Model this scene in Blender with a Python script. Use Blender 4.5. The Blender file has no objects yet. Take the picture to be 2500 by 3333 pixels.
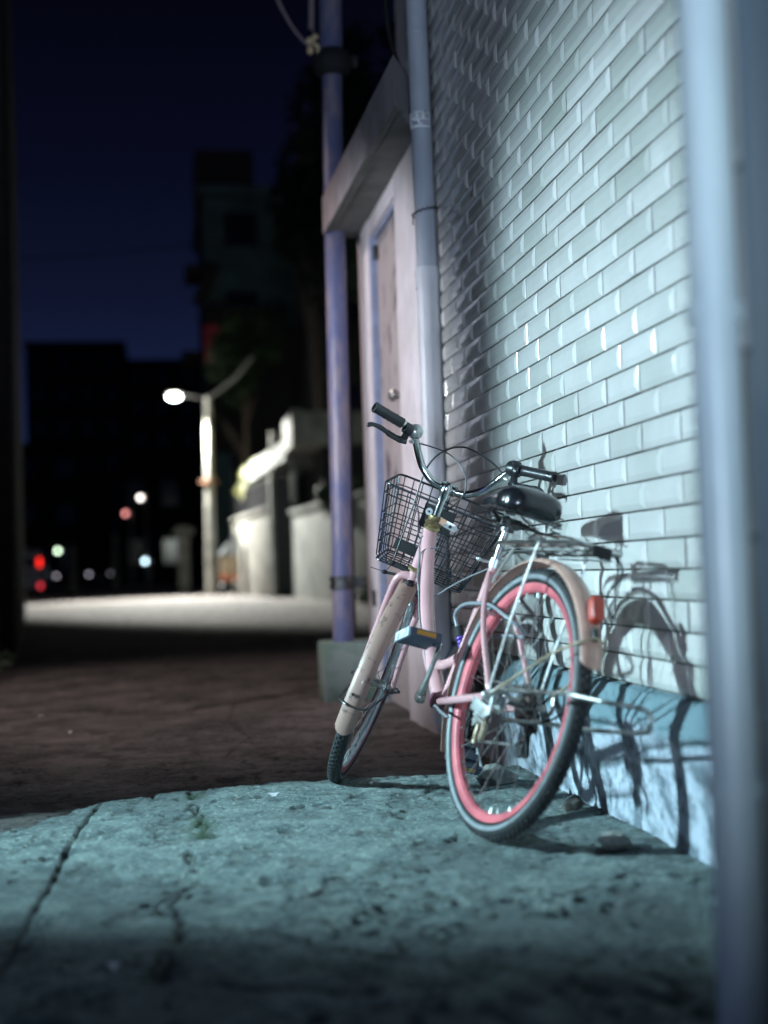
import bpy, bmesh, math, random
import numpy as np
from mathutils import Vector, Matrix, Euler
R = math.radians
rnd = random.Random(7)

# ------------------------------------------------------------------ camera, world, light
scn = bpy.context.scene
YAW, PITCH, ROLL = .1612, .0415, -.0318
cam_d = bpy.data.cameras.new('camera'); cam = bpy.data.objects.new('camera', cam_d)
scn.collection.objects.link(cam); scn.camera = cam
fw = Vector((math.sin(YAW)*math.cos(PITCH), math.cos(YAW)*math.cos(PITCH), math.sin(PITCH)))
r0 = Vector((math.cos(YAW), -math.sin(YAW), 0)); u0 = r0.cross(fw)
cr = r0*math.cos(ROLL)+u0*math.sin(ROLL); cu = -r0*math.sin(ROLL)+u0*math.cos(ROLL)
m = Matrix((cr, cu, -fw)).transposed().to_4x4(); m.translation = (0, 0, .654)
cam.matrix_world = m
cam_d.sensor_fit = 'VERTICAL'; cam_d.sensor_height = 36; cam_d.sensor_width = 24
cam_d.lens = 4431/3333*36
cam_d.clip_start = .05; cam_d.clip_end = 2000
cam_d.dof.use_dof = True; cam_d.dof.focus_distance = 4.15; cam_d.dof.aperture_fstop = 1.35

w = bpy.data.worlds.new('World'); scn.world = w; w.use_nodes = True
nt = w.node_tree; nt.nodes.clear()
o_ = nt.nodes.new('ShaderNodeOutputWorld'); bg = nt.nodes.new('ShaderNodeBackground')
tc = nt.nodes.new('ShaderNodeTexCoord'); sp = nt.nodes.new('ShaderNodeSeparateXYZ'); rp = nt.nodes.new('ShaderNodeValToRGB')
e = rp.color_ramp.elements
e[0].position = 0; e[0].color = (.015, .026, .074, 1)
e[1].position = .42; e[1].color = (.0010, .0010, .0035, 1)
q = e.new(.13); q.color = (.0080, .0130, .044, 1)
q = e.new(.20); q.color = (.0046, .0070, .024, 1)
q = e.new(.28); q.color = (.0025, .0035, .013, 1)
nt.links.new(tc.outputs['Generated'], sp.inputs[0]); nt.links.new(sp.outputs['Z'], rp.inputs[0])
nt.links.new(rp.outputs[0], bg.inputs[0]); bg.inputs[1].default_value = 1.0
nt.links.new(bg.outputs[0], o_.inputs[0])
scn.view_settings.view_transform = 'Standard'; scn.view_settings.look = 'None'
scn.view_settings.exposure = 0; scn.view_settings.gamma = 1
scn.cycles.use_denoising = True; scn.cycles.max_bounces = 6
scn.cycles.sample_clamp_indirect = 4

def lamp(name, kind, loc, energy, color, target=None, **k):
    d = bpy.data.lights.new(name, kind); d.energy = energy; d.color = color
    for a, v in k.items(): setattr(d, a, v)
    o = bpy.data.objects.new(name, d); scn.collection.objects.link(o); o.location = loc
    if target is not None:
        o.rotation_euler = (Vector(target)-Vector(loc)).to_track_quat('-Z', 'Y').to_euler()
    return o
# cold lamp inside the open doorway across the lane, opposite the bicycle
LA = Vector((-2.8, 3.6, 1.95)); az, el = R(-1), R(-19)
lamp('doorway_lamp', 'SPOT', LA, 1230, (.57, .87, 1.0),
     LA+Vector((math.cos(az)*math.cos(el), math.sin(az)*math.cos(el), math.sin(el))),
     spot_size=R(57), spot_blend=1., shadow_soft_size=.06)
lamp('ground_fill', 'SPOT', LA+Vector((0, -.02, -.12)), 560, (.52, .92, 1.0), (.22, 3.55, 0), spot_size=R(38), spot_blend=1., shadow_soft_size=.05)  # extra spot added to lift the patch of ground in the doorway beam
# broad dim blue light reaching down the lane from behind the camera
lamp('lane_glow', 'SPOT', (-1.2, -2.8, .62), 1000, (.60, .77, .98), (1.1, 4.4, 3.0), spot_size=R(50), spot_blend=.8, shadow_soft_size=.25)
# added blue fill from across the lane to tint shadows, no real source
lamp('blue_fill', 'AREA', (-1.75, 1.2, 1.3), 5, (.26, .34, 1.0), (1.15, 3.2, .8), shape='DISK', size=1.2)
lamp('glint_fill', 'SPOT', (-1.7, 5.3, 1.74), 75, (.80, .95, 1.0), (1.14, 3.0, 1.1), spot_size=R(44), spot_blend=.9, shadow_soft_size=.022)  # added only to put small glints on the tile bevels
# added fill brightening the doorway house, warm street light over the lane
lamp('door_fill', 'SPOT', (-1.7, 5.2, 1.7), 390, (.84, .90, .98), (1.1, 6.45, 1.30), spot_size=R(54), spot_blend=.6, shadow_soft_size=.12)
lamp('warm_street_light', 'SPOT', (-1.7, 7.6, 4.2), 330, (1.0, .84, .80), (.4, 7.9, 0), spot_size=R(88), spot_blend=.7, shadow_soft_size=.10)

# ------------------------------------------------------------------ materials
def mat(name, col, rough=.6, metal=0., col2=None, nscale=8., ndet=6., lo=.4, hi=.6, bump=0., bscale=60., coat=0., spec=.5, emit=None, estr=0., stretch=(1,1,1), attr=None, attrcol=None, dist=.004):
    M = bpy.data.materials.new(name); M.use_nodes = True
    t = M.node_tree; b = t.nodes['Principled BSDF']
    b.inputs['Roughness'].default_value = rough; b.inputs['Metallic'].default_value = metal
    b.inputs['Coat Weight'].default_value = coat; b.inputs['Specular IOR Level'].default_value = spec
    b.inputs['Base Color'].default_value = (*col, 1)
    tcn = t.nodes.new('ShaderNodeTexCoord'); mp = t.nodes.new('ShaderNodeMapping'); mp.inputs['Scale'].default_value = stretch
    t.links.new(tcn.outputs['Object'], mp.inputs[0])
    last = None
    if col2:
        n = t.nodes.new('ShaderNodeTexNoise'); n.inputs['Scale'].default_value = nscale; n.inputs['Detail'].default_value = ndet
        n.inputs['Roughness'].default_value = .62
        r = t.nodes.new('ShaderNodeValToRGB'); r.color_ramp.elements[0].position = lo; r.color_ramp.elements[1].position = hi
        r.color_ramp.elements[0].color = (*col, 1); r.color_ramp.elements[1].color = (*col2, 1)
        t.links.new(mp.outputs[0], n.inputs['Vector']); t.links.new(n.outputs[0], r.inputs[0])
        t.links.new(r.outputs[0], b.inputs['Base Color']); last = r.outputs[0]
    if attr:
        a = t.nodes.new('ShaderNodeAttribute'); a.attribute_name = attr
        mx = t.nodes.new('ShaderNodeMix'); mx.data_type = 'RGBA'
        mx.inputs[6].default_value = (*col, 1); mx.inputs[7].default_value = (*attrcol, 1)
        if last: t.links.new(last, mx.inputs[6])
        t.links.new(a.outputs['Fac'], mx.inputs[0]); t.links.new(mx.outputs[2], b.inputs['Base Color'])
    if bump:
        n = t.nodes.new('ShaderNodeTexNoise'); n.inputs['Scale'].default_value = bscale; n.inputs['Detail'].default_value = 8
        bp = t.nodes.new('ShaderNodeBump'); bp.inputs['Strength'].default_value = bump; bp.inputs['Distance'].default_value = dist
        t.links.new(mp.outputs[0], n.inputs['Vector']); t.links.new(n.outputs[0], bp.inputs['Height']); t.links.new(bp.outputs[0], b.inputs['Normal'])
    if emit:
        b.inputs['Emission Color'].default_value = (*emit, 1); b.inputs['Emission Strength'].default_value = estr
    return M

M = {}
M['tile'] = mat('glazed_tile', (.62,.61,.58), .20, col2=(.45,.45,.42), nscale=2.2, lo=.35, hi=.7, coat=.3, bump=.05, bscale=14, dist=.01)
M['tile'] = mat('glazed_tile', (.65,.62,.60), .13, col2=(.52,.49,.47), nscale=2.2, lo=.35, hi=.7, coat=.3, bump=.05, bscale=14, dist=.01, attr='tone', attrcol=(.36,.37,.33))
M['grout'] = mat('grout', (.09,.09,.085), .9, col2=(.19,.185,.16), nscale=9, bump=.4)
M['plinth'] = mat('painted_plaster', (.42,.46,.53), .8, col2=(.13,.16,.19), nscale=14, lo=.44, hi=.60, bump=.9, bscale=22, dist=.012, attr='ledge', attrcol=(.13,.20,.23))
M['pipe'] = mat('grey_white_plastic', (.62,.62,.66), .42, col2=(.50,.50,.53), nscale=5, stretch=(1,1,.3), bump=.04)
M['pipe_up'] = mat('older_grey_plastic', (.44,.46,.52), .5, col2=(.34,.36,.42), nscale=5, stretch=(1,1,.3), bump=.04)
M['beige'] = mat('beige_plastic', (.56,.42,.27), .6, col2=(.40,.30,.2), nscale=6, stretch=(1,1,.3))
M['black'] = mat('black_plastic', (.014,.014,.016), .35, col2=(.03,.03,.033), nscale=20, bump=.1)
M['blackmatt'] = mat('matt_black', (.01,.01,.012), .8)
M['rubber'] = mat('tyre_rubber', (.022,.024,.026), .62, col2=(.05,.052,.052), nscale=30, lo=.5, hi=.75, bump=.2, bscale=200, dist=.001)
M['sidestripe'] = mat('tyre_sidewall_stripe', (.20,.22,.235), .55, col2=(.14,.155,.165), nscale=20)
M['pink'] = mat('pale_pink_paint', (.62,.34,.35), .24, col2=(.48,.25,.26), nscale=5, lo=.4, hi=.72, coat=.6, bump=.06, bscale=150, dist=.001)
M['pinkfender'] = mat('dirty_pink_paint', (.33,.205,.17), .4, col2=(.05,.035,.028), nscale=34, lo=.55, hi=.70, coat=.3, bump=.1, bscale=90, dist=.002)
M['pinkfender2'] = mat('salmon_fender_paint', (.60,.36,.29), .33, col2=(.42,.25,.2), nscale=9, lo=.42, hi=.7, coat=.3, bump=.05)
M['rim'] = mat('coral_rim_paint', (.62,.14,.16), .36, col2=(.42,.09,.11), nscale=9, coat=.3)
M['darkred'] = mat('dark_red_paint', (.16,.03,.06), .4, col2=(.08,.02,.04), nscale=12)
M['chrome'] = mat('worn_chrome', (.58,.60,.60), .16, 1., col2=(.36,.35,.32), nscale=30, lo=.5, hi=.75, bump=.04, bscale=90)
M['steel'] = mat('dull_steel', (.55,.56,.56), .32, 1., col2=(.3,.29,.27), nscale=24, bump=.06)
M['darksteel'] = mat('dark_steel', (.12,.125,.13), .4, .9, col2=(.05,.045,.04), nscale=30)
M['alloy'] = mat('cast_alloy', (.66,.70,.70), .35, .7, col2=(.4,.4,.38), nscale=16)
M['silverrim'] = mat('silver_rim_paint', (.66,.67,.70), .4, .1, col2=(.48,.48,.52), nscale=30)
M['brass'] = mat('tarnished_brass', (.48,.36,.18), .4, .8, col2=(.2,.14,.08), nscale=30)
M['tan'] = mat('tan_coated_steel', (.50,.40,.28), .4, .4, col2=(.35,.27,.18), nscale=20)
M['wire'] = mat('black_wire_coating', (.012,.014,.017), .3, .3, col2=(.035,.04,.05), nscale=40)
M['cable'] = mat('black_cable', (.015,.015,.016), .4)
M['greycable'] = mat('grey_cable', (.20,.21,.23), .4)
M['saddle'] = mat('black_vinyl', (.010,.011,.014), .22, coat=.3, bump=.08, bscale=120, dist=.001)
M['pedal'] = mat('blue_grey_plastic', (.045,.065,.10), .6, col2=(.085,.11,.16), nscale=24, lo=.4, hi=.7, bump=.2)
M['pedalend'] = mat('pale_grey_plastic', (.46,.50,.54), .5, col2=(.3,.33,.36), nscale=30)
M['amber'] = mat('amber_reflector', (.55,.28,.05), .25, bump=.3, bscale=300)
M['redref'] = mat('red_reflector', (.42,.035,.015), .4, bump=.6, bscale=260, dist=.002, coat=.3)
M['purple'] = mat('violet_plastic', (.10,.05,.35), .35)
M['orange'] = mat('orange_sticker', (.75,.14,.04), .5, col2=(.5,.3,.2), nscale=60)
M['white'] = mat('white_label', (.85,.86,.88), .5)
M['ink'] = mat('dark_ink', (.008,.008,.03), .5)
M['ink2'] = mat('violet_ink', (.03,.02,.12), .5)
M['wallpaint'] = mat('pale_lilac_paint', (.66,.60,.63), .6, col2=(.55,.50,.52), nscale=4, bump=.15, bscale=40)
M['doorpaint'] = mat('mottled_door_paint', (.36,.31,.31), .6, col2=(.10,.08,.09), nscale=7, lo=.54, hi=.64, bump=.2, bscale=40, stretch=(1,1,.5))
M['doorjamb'] = mat('blue_grey_jamb', (.26,.29,.42), .55, col2=(.2,.22,.32), nscale=5)
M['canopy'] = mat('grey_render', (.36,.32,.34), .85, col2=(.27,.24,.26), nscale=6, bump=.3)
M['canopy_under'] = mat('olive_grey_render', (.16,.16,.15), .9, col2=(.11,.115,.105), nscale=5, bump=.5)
M['polepaint'] = mat('violet_pole_paint', (.11,.12,.24), .42, .1, col2=(.24,.20,.25), nscale=14, lo=.44, hi=.60, stretch=(1,1,.3), bump=.5, bscale=60)
M['cream'] = mat('cream_pole_paint', (.36,.32,.27), .6, col2=(.26,.22,.19), nscale=8)
M['block'] = mat('mossy_concrete', (.25,.30,.28), .9, col2=(.12,.19,.14), nscale=7, lo=.42, hi=.65, bump=.6, bscale=40)
M['concrete'] = mat('pale_concrete', (.27,.265,.235), .85, col2=(.13,.13,.115), nscale=2.2, bump=.3, bscale=20)
M['oldwall'] = mat('stained_concrete', (.34,.36,.34), .9, col2=(.14,.16,.15), nscale=1.3, lo=.4, hi=.66, bump=.4, bscale=12)
M['blackgate'] = mat('black_gate_paint', (.015,.015,.02), .5)
M['darkbuild'] = mat('dark_render', (.018,.018,.02), .9, col2=(.012,.012,.014), nscale=.6)
M['tealbuild'] = mat('teal_render', (.055,.11,.12), .85, col2=(.03,.06,.065), nscale=.8)
M['leftwall'] = mat('brown_brick_render', (.03,.024,.02), .9, col2=(.018,.015,.013), nscale=4, bump=.5, bscale=30)
M['rustpipe'] = mat('brown_pipe_paint', (.20,.10,.06), .5)
M['glass'] = mat('dark_window_glass', (.01,.012,.018), .12)
M['bark'] = mat('bark', (.07,.055,.04), .9, col2=(.04,.03,.025), nscale=12, bump=.6)
M['leaf'] = mat('leaf_green', (.035,.06,.03), .55, col2=(.02,.035,.02), nscale=2.5)
M['leafyellow'] = mat('leaf_yellow', (.17,.16,.04), .55, col2=(.07,.09,.03), nscale=3)
M['leafdark'] = mat('leaf_dark', (.03,.05,.03), .6, col2=(.018,.03,.018), nscale=2)
M['stone'] = mat('stone', (.26,.27,.25), .9, col2=(.15,.155,.145), nscale=20, bump=.6, bscale=60)
M['litter'] = mat('pale_litter', (.6,.6,.62), .6)
M['rope'] = mat('grey_violet_rope', (.30,.22,.24), .8, col2=(.18,.14,.16), nscale=50, stretch=(1,1,4))
M['knot'] = mat('yellowed_insulator', (.75,.58,.34), .5, col2=(.55,.38,.24), nscale=30, bump=.3)
M['dirt'] = mat('dirt', (.05,.045,.04), 1, col2=(.1,.09,.08), nscale=20, bump=.8, bscale=50)
M['grooved'] = mat('blue_grey_metal', (.20,.28,.32), .4, .1, col2=(.14,.20,.24), nscale=2, stretch=(1,1,.3))
M['nearpipe'] = mat('blue_grey_pipe_paint', (.66,.77,.75), .33, col2=(.46,.55,.57), nscale=4, stretch=(1,1,.3))
M['vanwhite'] = mat('van_paint', (.20,.20,.24), .3, coat=.5)

def ecol(name, col, s): 
    return mat(name, (.02,.02,.02), .4, emit=col, estr=s)

# ------------------------------------------------------------------ helpers
def link(o, parent=None):
    scn.collection.objects.link(o)
    if parent: o.parent = parent
    return o
def tag(o, label=None, cat=None, group=None, kind=None):
    if label: o['label'] = label
    if cat: o['category'] = cat
    if group: o['group'] = group
    if kind: o['kind'] = kind
    return o
def thing(name, label, cat, loc=(0,0,0), group=None, mw=None):
    o = bpy.data.objects.new(name, None); link(o); o.location = loc; o.empty_display_size = .1
    if mw is not None: o.matrix_world = mw
    return tag(o, label, cat, group)

class MB:
    """collects shapes into one mesh"""
    def __init__(s): s.v=[]; s.f=[]; s.mi=[]; s.sm=[]
    def add(s, v, f, mi=0, sm=True):
        n=len(s.v); s.v += [tuple(p) for p in v]; s.f += [tuple(i+n for i in q) for q in f]
        s.mi += [mi]*len(f); s.sm += [sm]*len(f); return s
    def tube(s, pts, r, seg=10, mi=0, closed=False, caps=True, flat=1.0, up=None):
        pts=[Vector(p) for p in pts]; n=len(pts); rr = r if hasattr(r,'__len__') else [r]*n
        T=[]
        for i in range(n):
            a = pts[(i-1)%n] if (closed or i>0) else pts[i]; b = pts[(i+1)%n] if (closed or i<n-1) else pts[i]
            T.append((b-a).normalized())
        nrm = Vector(up) if up else (Vector((0,0,1)) if abs(T[0].z)<.9 else Vector((1,0,0)))
        nrm = (nrm - T[0]*nrm.dot(T[0])).normalized()
        vs=[]
        for i in range(n):
            if i>0:
                nrm = (nrm - T[i]*nrm.dot(T[i]))
                nrm = nrm.normalized() if nrm.length>1e-6 else T[i].orthogonal().normalized()
            bn = T[i].cross(nrm)
            for k in range(seg):
                a=2*math.pi*k/seg
                vs.append(pts[i]+nrm*math.cos(a)*rr[i]*flat+bn*math.sin(a)*rr[i])
        fs=[]
        for i in range(n if closed else n-1):
            j=(i+1)%n
            for k in range(seg):
                l=(k+1)%seg; fs.append((i*seg+k, i*seg+l, j*seg+l, j*seg+k))
        s.add(vs,fs,mi)
        if caps and not closed:
            s.add(vs[:seg],[tuple(range(seg))][::1],mi,False); s.add(vs[-seg:],[tuple(reversed(range(seg)))],mi,False)
        return s
    def box(s, c, d, mi=0, rot=None, bev=0.):
        hx,hy,hz=d[0]/2,d[1]/2,d[2]/2
        b=min(bev,hx*.9,hy*.9,hz*.9)
        if b<=0:
            v=[Vector((x,y,z)) for x in(-hx,hx) for y in(-hy,hy) for z in(-hz,hz)]
            f=[(0,1,3,2),(4,6,7,5),(0,4,5,1),(2,3,7,6),(0,2,6,4),(1,5,7,3)]
        else:
            bm=bmesh.new(); bmesh.ops.create_cube(bm,size=1)
            for q in bm.verts: q.co=Vector((q.co.x*2*hx,q.co.y*2*hy,q.co.z*2*hz))
            bmesh.ops.bevel(bm,geom=bm.edges[:],offset=b,segments=2,profile=.6,affect='EDGES')
            v=[q.co.copy() for q in bm.verts]; bm.verts.index_update(); f=[tuple(x.index for x in q.verts) for q in bm.faces]; bm.free()
        if rot is not None: v=[rot@p for p in v]
        s.add([p+Vector(c) for p in v],f,mi,False); return s
    def lathe(s, prof, origin, axis, seg=24, mi=0, ref=None):
        """prof: list of (radius, height along axis)"""
        ax=Vector(axis).normalized(); e1=Vector(ref) if ref else ax.orthogonal(); e1=(e1-ax*e1.dot(ax)).normalized(); e2=ax.cross(e1); O=Vector(origin)
        vs=[]
        for (r,h) in prof:
            for k in range(seg):
                a=2*math.pi*k/seg; vs.append(O+ax*h+(e1*math.cos(a)+e2*math.sin(a))*r)
        fs=[(i*seg+k,i*seg+(k+1)%seg,(i+1)*seg+(k+1)%seg,(i+1)*seg+k) for i in range(len(prof)-1) for k in range(seg)]
        s.add(vs,fs,mi); return s
    def ball(s, c, r, mi=0, seg=12):
        r = Vector(r) if hasattr(r,'__len__') else Vector((r,r,r)); vs=[];fs=[]
        for i in range(seg//2+1):
            t=math.pi*i/(seg//2)
            for k in range(seg):
                a=2*math.pi*k/seg; vs.append(Vector(c)+Vector((r.x*math.sin(t)*math.cos(a),r.y*math.sin(t)*math.sin(a),r.z*math.cos(t))))
        for i in range(seg//2):
            for k in range(seg):
                l=(k+1)%seg; fs.append((i*seg+k,(i+1)*seg+k,(i+1)*seg+l,i*seg+l))
        s.add(vs,fs,mi); return s
    def xf(s, fn): s.v=[tuple(fn(Vector(p))) for p in s.v]; return s
    def build(s, name, mats, parent=None, angle=40, weld=False):
        me=bpy.data.meshes.new(name); me.from_pydata(s.v,[],s.f)
        mats = mats if isinstance(mats,(list,tuple)) else [mats]
        for q in mats: me.materials.append(q)
        me.polygons.foreach_set('material_index', s.mi); me.polygons.foreach_set('use_smooth',[True]*len(s.f))
        bm=bmesh.new(); bm.from_mesh(me)
        if weld: bmesh.ops.remove_doubles(bm,verts=bm.verts,dist=1e-5)
        bmesh.ops.recalc_face_normals(bm,faces=bm.faces)
        for ed in bm.edges:
            if len(ed.link_faces)==2 and ed.calc_face_angle(0)>R(angle): ed.smooth=False
        bm.to_mesh(me); bm.free(); me.update()
        return link(bpy.data.objects.new(name,me),parent)

def spline(pts, n=8, closed=False):
    P=[Vector(p) for p in pts]; N=len(P); out=[]
    rng = range(N) if closed else range(N-1)
    for i in rng:
        if closed: p0,p1,p2,p3=P[(i-1)%N],P[i],P[(i+1)%N],P[(i+2)%N]
        else: p0,p1,p2,p3=P[max(i-1,0)],P[i],P[i+1],P[min(i+2,N-1)]
        for k in range(n):
            t=k/n; out.append(.5*((2*p1)+(-p0+p2)*t+(2*p0-5*p1+4*p2-p3)*t*t+(-p0+3*p1-3*p2+p3)*t**3))
    if not closed: out.append(P[-1])
    return out
def rounded(pts, r=.02, n=5):
    """polyline with rounded corners"""
    P=[Vector(p) for p in pts]; out=[P[0]]
    for i in range(1,len(P)-1):
        a=(P[i-1]-P[i]); b=(P[i+1]-P[i]); d=min(r,a.length*.45,b.length*.45)
        A=P[i]+a.normalized()*d; B=P[i]+b.normalized()*d
        for k in range(n+1):
            t=k/n; out.append(A*(1-t)**2+P[i]*2*t*(1-t)+B*t*t)
    out.append(P[-1]); return out

# ------------------------------------------------------------------ ground: one sheet, fine near the camera, to the horizon
def vnoise(x, y, seed=0):
    xi=np.floor(x).astype(np.int64); yi=np.floor(y).astype(np.int64); xf=x-xi; yf=y-yi
    def h(a,b):
        n=(a*374761393+b*668265263+seed*974634777)&0xffffffff
        n=((n^(n>>13))*1274126177)&0xffffffff
        return ((n^(n>>16))&0xffff)/65535.
    u=xf*xf*(3-2*xf); v=yf*yf*(3-2*yf)
    return (h(xi,yi)*(1-u)+h(xi+1,yi)*u)*(1-v)+(h(xi,yi+1)*(1-u)+h(xi+1,yi+1)*u)*v
def fbm(x,y,s,o=5,seed=0,g=.5):
    t=0;a=1;n=0
    for i in range(o): t=t+a*vnoise(x*s,y*s,seed+i);n+=a;a*=g;s*=2.03
    return t/n
def growing(start, step, f, end, sgn=1):
    out=[];p=start
    while (p<end if sgn>0 else p>end): step*=f; p+=sgn*step; out.append(p)
    return out
xs=np.arange(-1.25,1.2,.0075); xs=np.array(growing(xs[0],.0075,1.09,-500,-1)[::-1]+list(xs)+growing(xs[-1],.0075,1.09,500))
ya=np.arange(1.7,5.0,.0075); ya=list(ya)+growing(ya[-1],.0075,1.006,12)
ys=np.array(growing(ya[0],.0075,1.12,-60,-1)[::-1]+ya+growing(ya[-1],.045,1.06,900))
X,Y=np.meshgrid(xs,ys)
def segdist(P):
    d=np.full(X.shape,9.)
    for (x0,y0),(x1,y1) in zip(P[:-1],P[1:]):
        dx,dy=x1-x0,y1-y0; t=np.clip(((X-x0)*dx+(Y-y0)*dy)/(dx*dx+dy*dy),0,1)
        d=np.minimum(d,np.hypot(X-x0-t*dx,Y-y0-t*dy))
    return d
wob=(fbm(X,Y,9,4,50)-.5)*.09
edgeY=np.interp(X,[-3,-1.2,-.75,-.44,-.30,-.18,.09,.30,.6,.85,1.0,1.2],[2.0,2.9,3.3,3.70,3.96,4.13,4.235,4.27,4.27,4.22,4.3,4.4])+wob
apron=np.clip((edgeY-Y)/.02+.5,0,1)                     # 1 on the concrete apron, 0 on the road beyond it
Z=(fbm(X,Y,1.6,5,3)-.5)*.018+(fbm(X,Y,22,5,9,.6)-.5)*.010+(fbm(X,Y,75,3,19)-.5)*.0052
rough=fbm(X,Y,5,4,21)
pit=np.clip((fbm(X,Y,38,3,31)-.62)*10,0,1)*np.clip((rough-.47)*7,0,1)
Z-=pit*.012
spall=np.clip((fbm(X,Y,10,5,91,.6)-.57)*22,0,1); Z-=spall*.006*(X<1.05)
patch=np.clip((fbm(X,Y,3.2,4,77)-.53)*14,0,1); Z-=patch*.0045*apron     # worn skin of the concrete
Z-=(1-apron)*(.030+.012*np.clip((Y-4.2)/2,0,1))
crk=[]
def crack(P,wd,dp,j=.02,s=11):
    global Z
    d=segdist(P)+(fbm(X,Y,s,4,s*3)-.5)*j
    c=np.clip(1-np.abs(d)/wd,0,1); Z=Z-c*dp; crk.append(c)
crack([(-.30,2.2),(-.262,3.0),(-.235,3.7),(-.20,4.1)],.008,.014,.006)
crack([(.06,4.25),(.07,3.9),(.09,3.55),(.04,3.3),(.06,3.0),(-.02,2.8),(.03,2.6),(-.03,2.35),(0,2.0)],.009,.012,.06,13)
crack([(-.2,2.95),(-.05,2.88),(.06,2.95),(.2,2.83),(.5,2.75),(.7,2.6),(.95,2.75),(1.2,2.7)],.008,.008,.06,17)
crack([(.03,2.6),(.2,2.5),(.35,2.3),(.62,2.25),(.8,2.1)],.009,.010,.06,19)
crack([(-.25,2.45),(-.1,2.38),(0,2.3),(.12,2.2),(.3,2.1)],.009,.010,.06,23)
crack([(.5,2.75),(.55,3.0),(.7,3.1),(.78,3.2)],.004,.004,.06,29)
crack([(-1.2,7.55),(-.5,7.4),(.1,7.2),(.4,7.45),(.75,7.9),(2,8.4)],.075,.06,.07,7)
crack([(.28,4.3),(.30,4.9),(.22,5.3),(.33,5.8),(.28,6.5),(.35,7.3)],.008,.008,.05,31)
crack([(.1,4.45),(.2,4.62),(.35,4.75),(.6,4.72),(.75,4.95),(1.1,5.0)],.007,.008,.06,37)
dirt=np.clip(np.maximum.reduce(crk)*1.2,0,1)
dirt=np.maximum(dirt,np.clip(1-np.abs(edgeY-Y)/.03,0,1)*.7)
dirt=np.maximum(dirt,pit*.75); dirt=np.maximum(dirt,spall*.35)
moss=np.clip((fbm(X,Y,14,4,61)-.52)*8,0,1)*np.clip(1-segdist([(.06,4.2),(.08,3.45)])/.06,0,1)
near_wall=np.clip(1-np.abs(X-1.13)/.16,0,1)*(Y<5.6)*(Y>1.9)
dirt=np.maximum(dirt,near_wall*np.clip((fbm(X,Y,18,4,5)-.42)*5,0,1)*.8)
# keep the tyres' footprints clean and level
for (a,b_) in ((.736,3.2),(.516,4.224)):
    k=np.clip(1-np.hypot(X-a,Y-b_)/.07,0,1); Z=Z*(1-k)+k*-.001
far=np.clip((np.hypot(X,Y)-12)/20,0,1); Z=Z*(1-far)-.035*far
nx,ny=len(xs),len(ys)
me=bpy.data.meshes.new('ground'); me.vertices.add(nx*ny)
co=np.empty((ny*nx,3),np.float32); co[:,0]=X.ravel();co[:,1]=Y.ravel();co[:,2]=Z.ravel()
me.vertices.foreach_set('co',co.ravel())
ii=np.arange((ny-1)*(nx-1)); r_=ii//(nx-1); c_=ii%(nx-1); a_=r_*nx+c_
quads=np.stack([a_,a_+1,a_+nx+1,a_+nx],1).astype(np.int32)
me.loops.add(quads.size); me.loops.foreach_set('vertex_index',quads.ravel())
me.polygons.add(len(quads)); me.polygons.foreach_set('loop_start',np.arange(0,quads.size,4,dtype=np.int32))
me.polygons.foreach_set('use_smooth',np.ones(len(quads),bool))
me.update(calc_edges=True); me.validate()
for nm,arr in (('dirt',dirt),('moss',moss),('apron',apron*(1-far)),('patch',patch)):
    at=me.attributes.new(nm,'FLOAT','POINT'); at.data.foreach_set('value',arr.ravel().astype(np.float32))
g=bpy.data.materials.new('worn_concrete_and_road'); g.use_nodes=True; t=g.node_tree; b=t.nodes['Principled BSDF']; me.materials.append(g)
def N(k,**kw):
    n=t.nodes.new(k)
    for a,v in kw.items(): setattr(n,a,v)
    return n
def attr_(n): a=N('ShaderNodeAttribute'); a.attribute_name=n; return a.outputs['Fac']
def mix_(a,b2,f):
    m_=N('ShaderNodeMix',data_type='RGBA')
    for i,v in ((6,a),(7,b2)):
        if isinstance(v,tuple): m_.inputs[i].default_value=(*v,1)
        else: t.links.new(v,m_.inputs[i])
    if isinstance(f,float): m_.inputs[0].default_value=f
    else: t.links.new(f,m_.inputs[0])
    return m_.outputs[2]
def noise_(s,d=8,lo=.4,hi=.6,ro=.6):
    n=N('ShaderNodeTexNoise'); n.inputs['Scale'].default_value=s; n.inputs['Detail'].default_value=d; n.inputs['Roughness'].default_value=ro
    t.links.new(tcg.outputs['Object'],n.inputs['Vector']); r=N('ShaderNodeMapRange'); r.inputs[1].default_value=lo; r.inputs[2].default_value=hi
    t.links.new(n.outputs[0],r.inputs[0]); return r.outputs[0]
tcg=N('ShaderNodeTexCoord')
conc=mix_((.25,.32,.31),(.10,.145,.155),noise_(9,10,.40,.60,.75)); conc=mix_(conc,(.40,.46,.42),noise_(70,6,.55,.64)); conc=mix_(conc,(.030,.038,.042),noise_(28,10,.585,.64,.8)); conc=mix_(conc,(.45,.47,.44),noise_(190,2,.66,.72))
pk=N('ShaderNodeMath',operation='MULTIPLY'); t.links.new(attr_('patch'),pk.inputs[0]); pk.inputs[1].default_value=.55; conc=mix_(conc,(.10,.125,.13),pk.outputs[0])
road=mix_((.23,.20,.19),(.06,.055,.054),noise_(2.2,10,.40,.58,.8)); road=mix_(road,(.30,.25,.24),noise_(1.1,7,.56,.68,.7)); road=mix_(road,(.05,.045,.042),noise_(11,9,.56,.68,.75)); road=mix_(road,(.24,.21,.19),noise_(160,2,.62,.7))
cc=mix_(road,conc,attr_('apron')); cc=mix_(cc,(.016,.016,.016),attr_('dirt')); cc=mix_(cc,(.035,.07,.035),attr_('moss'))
t.links.new(cc,b.inputs['Base Color']); b.inputs['Roughness'].default_value=.82
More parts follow.
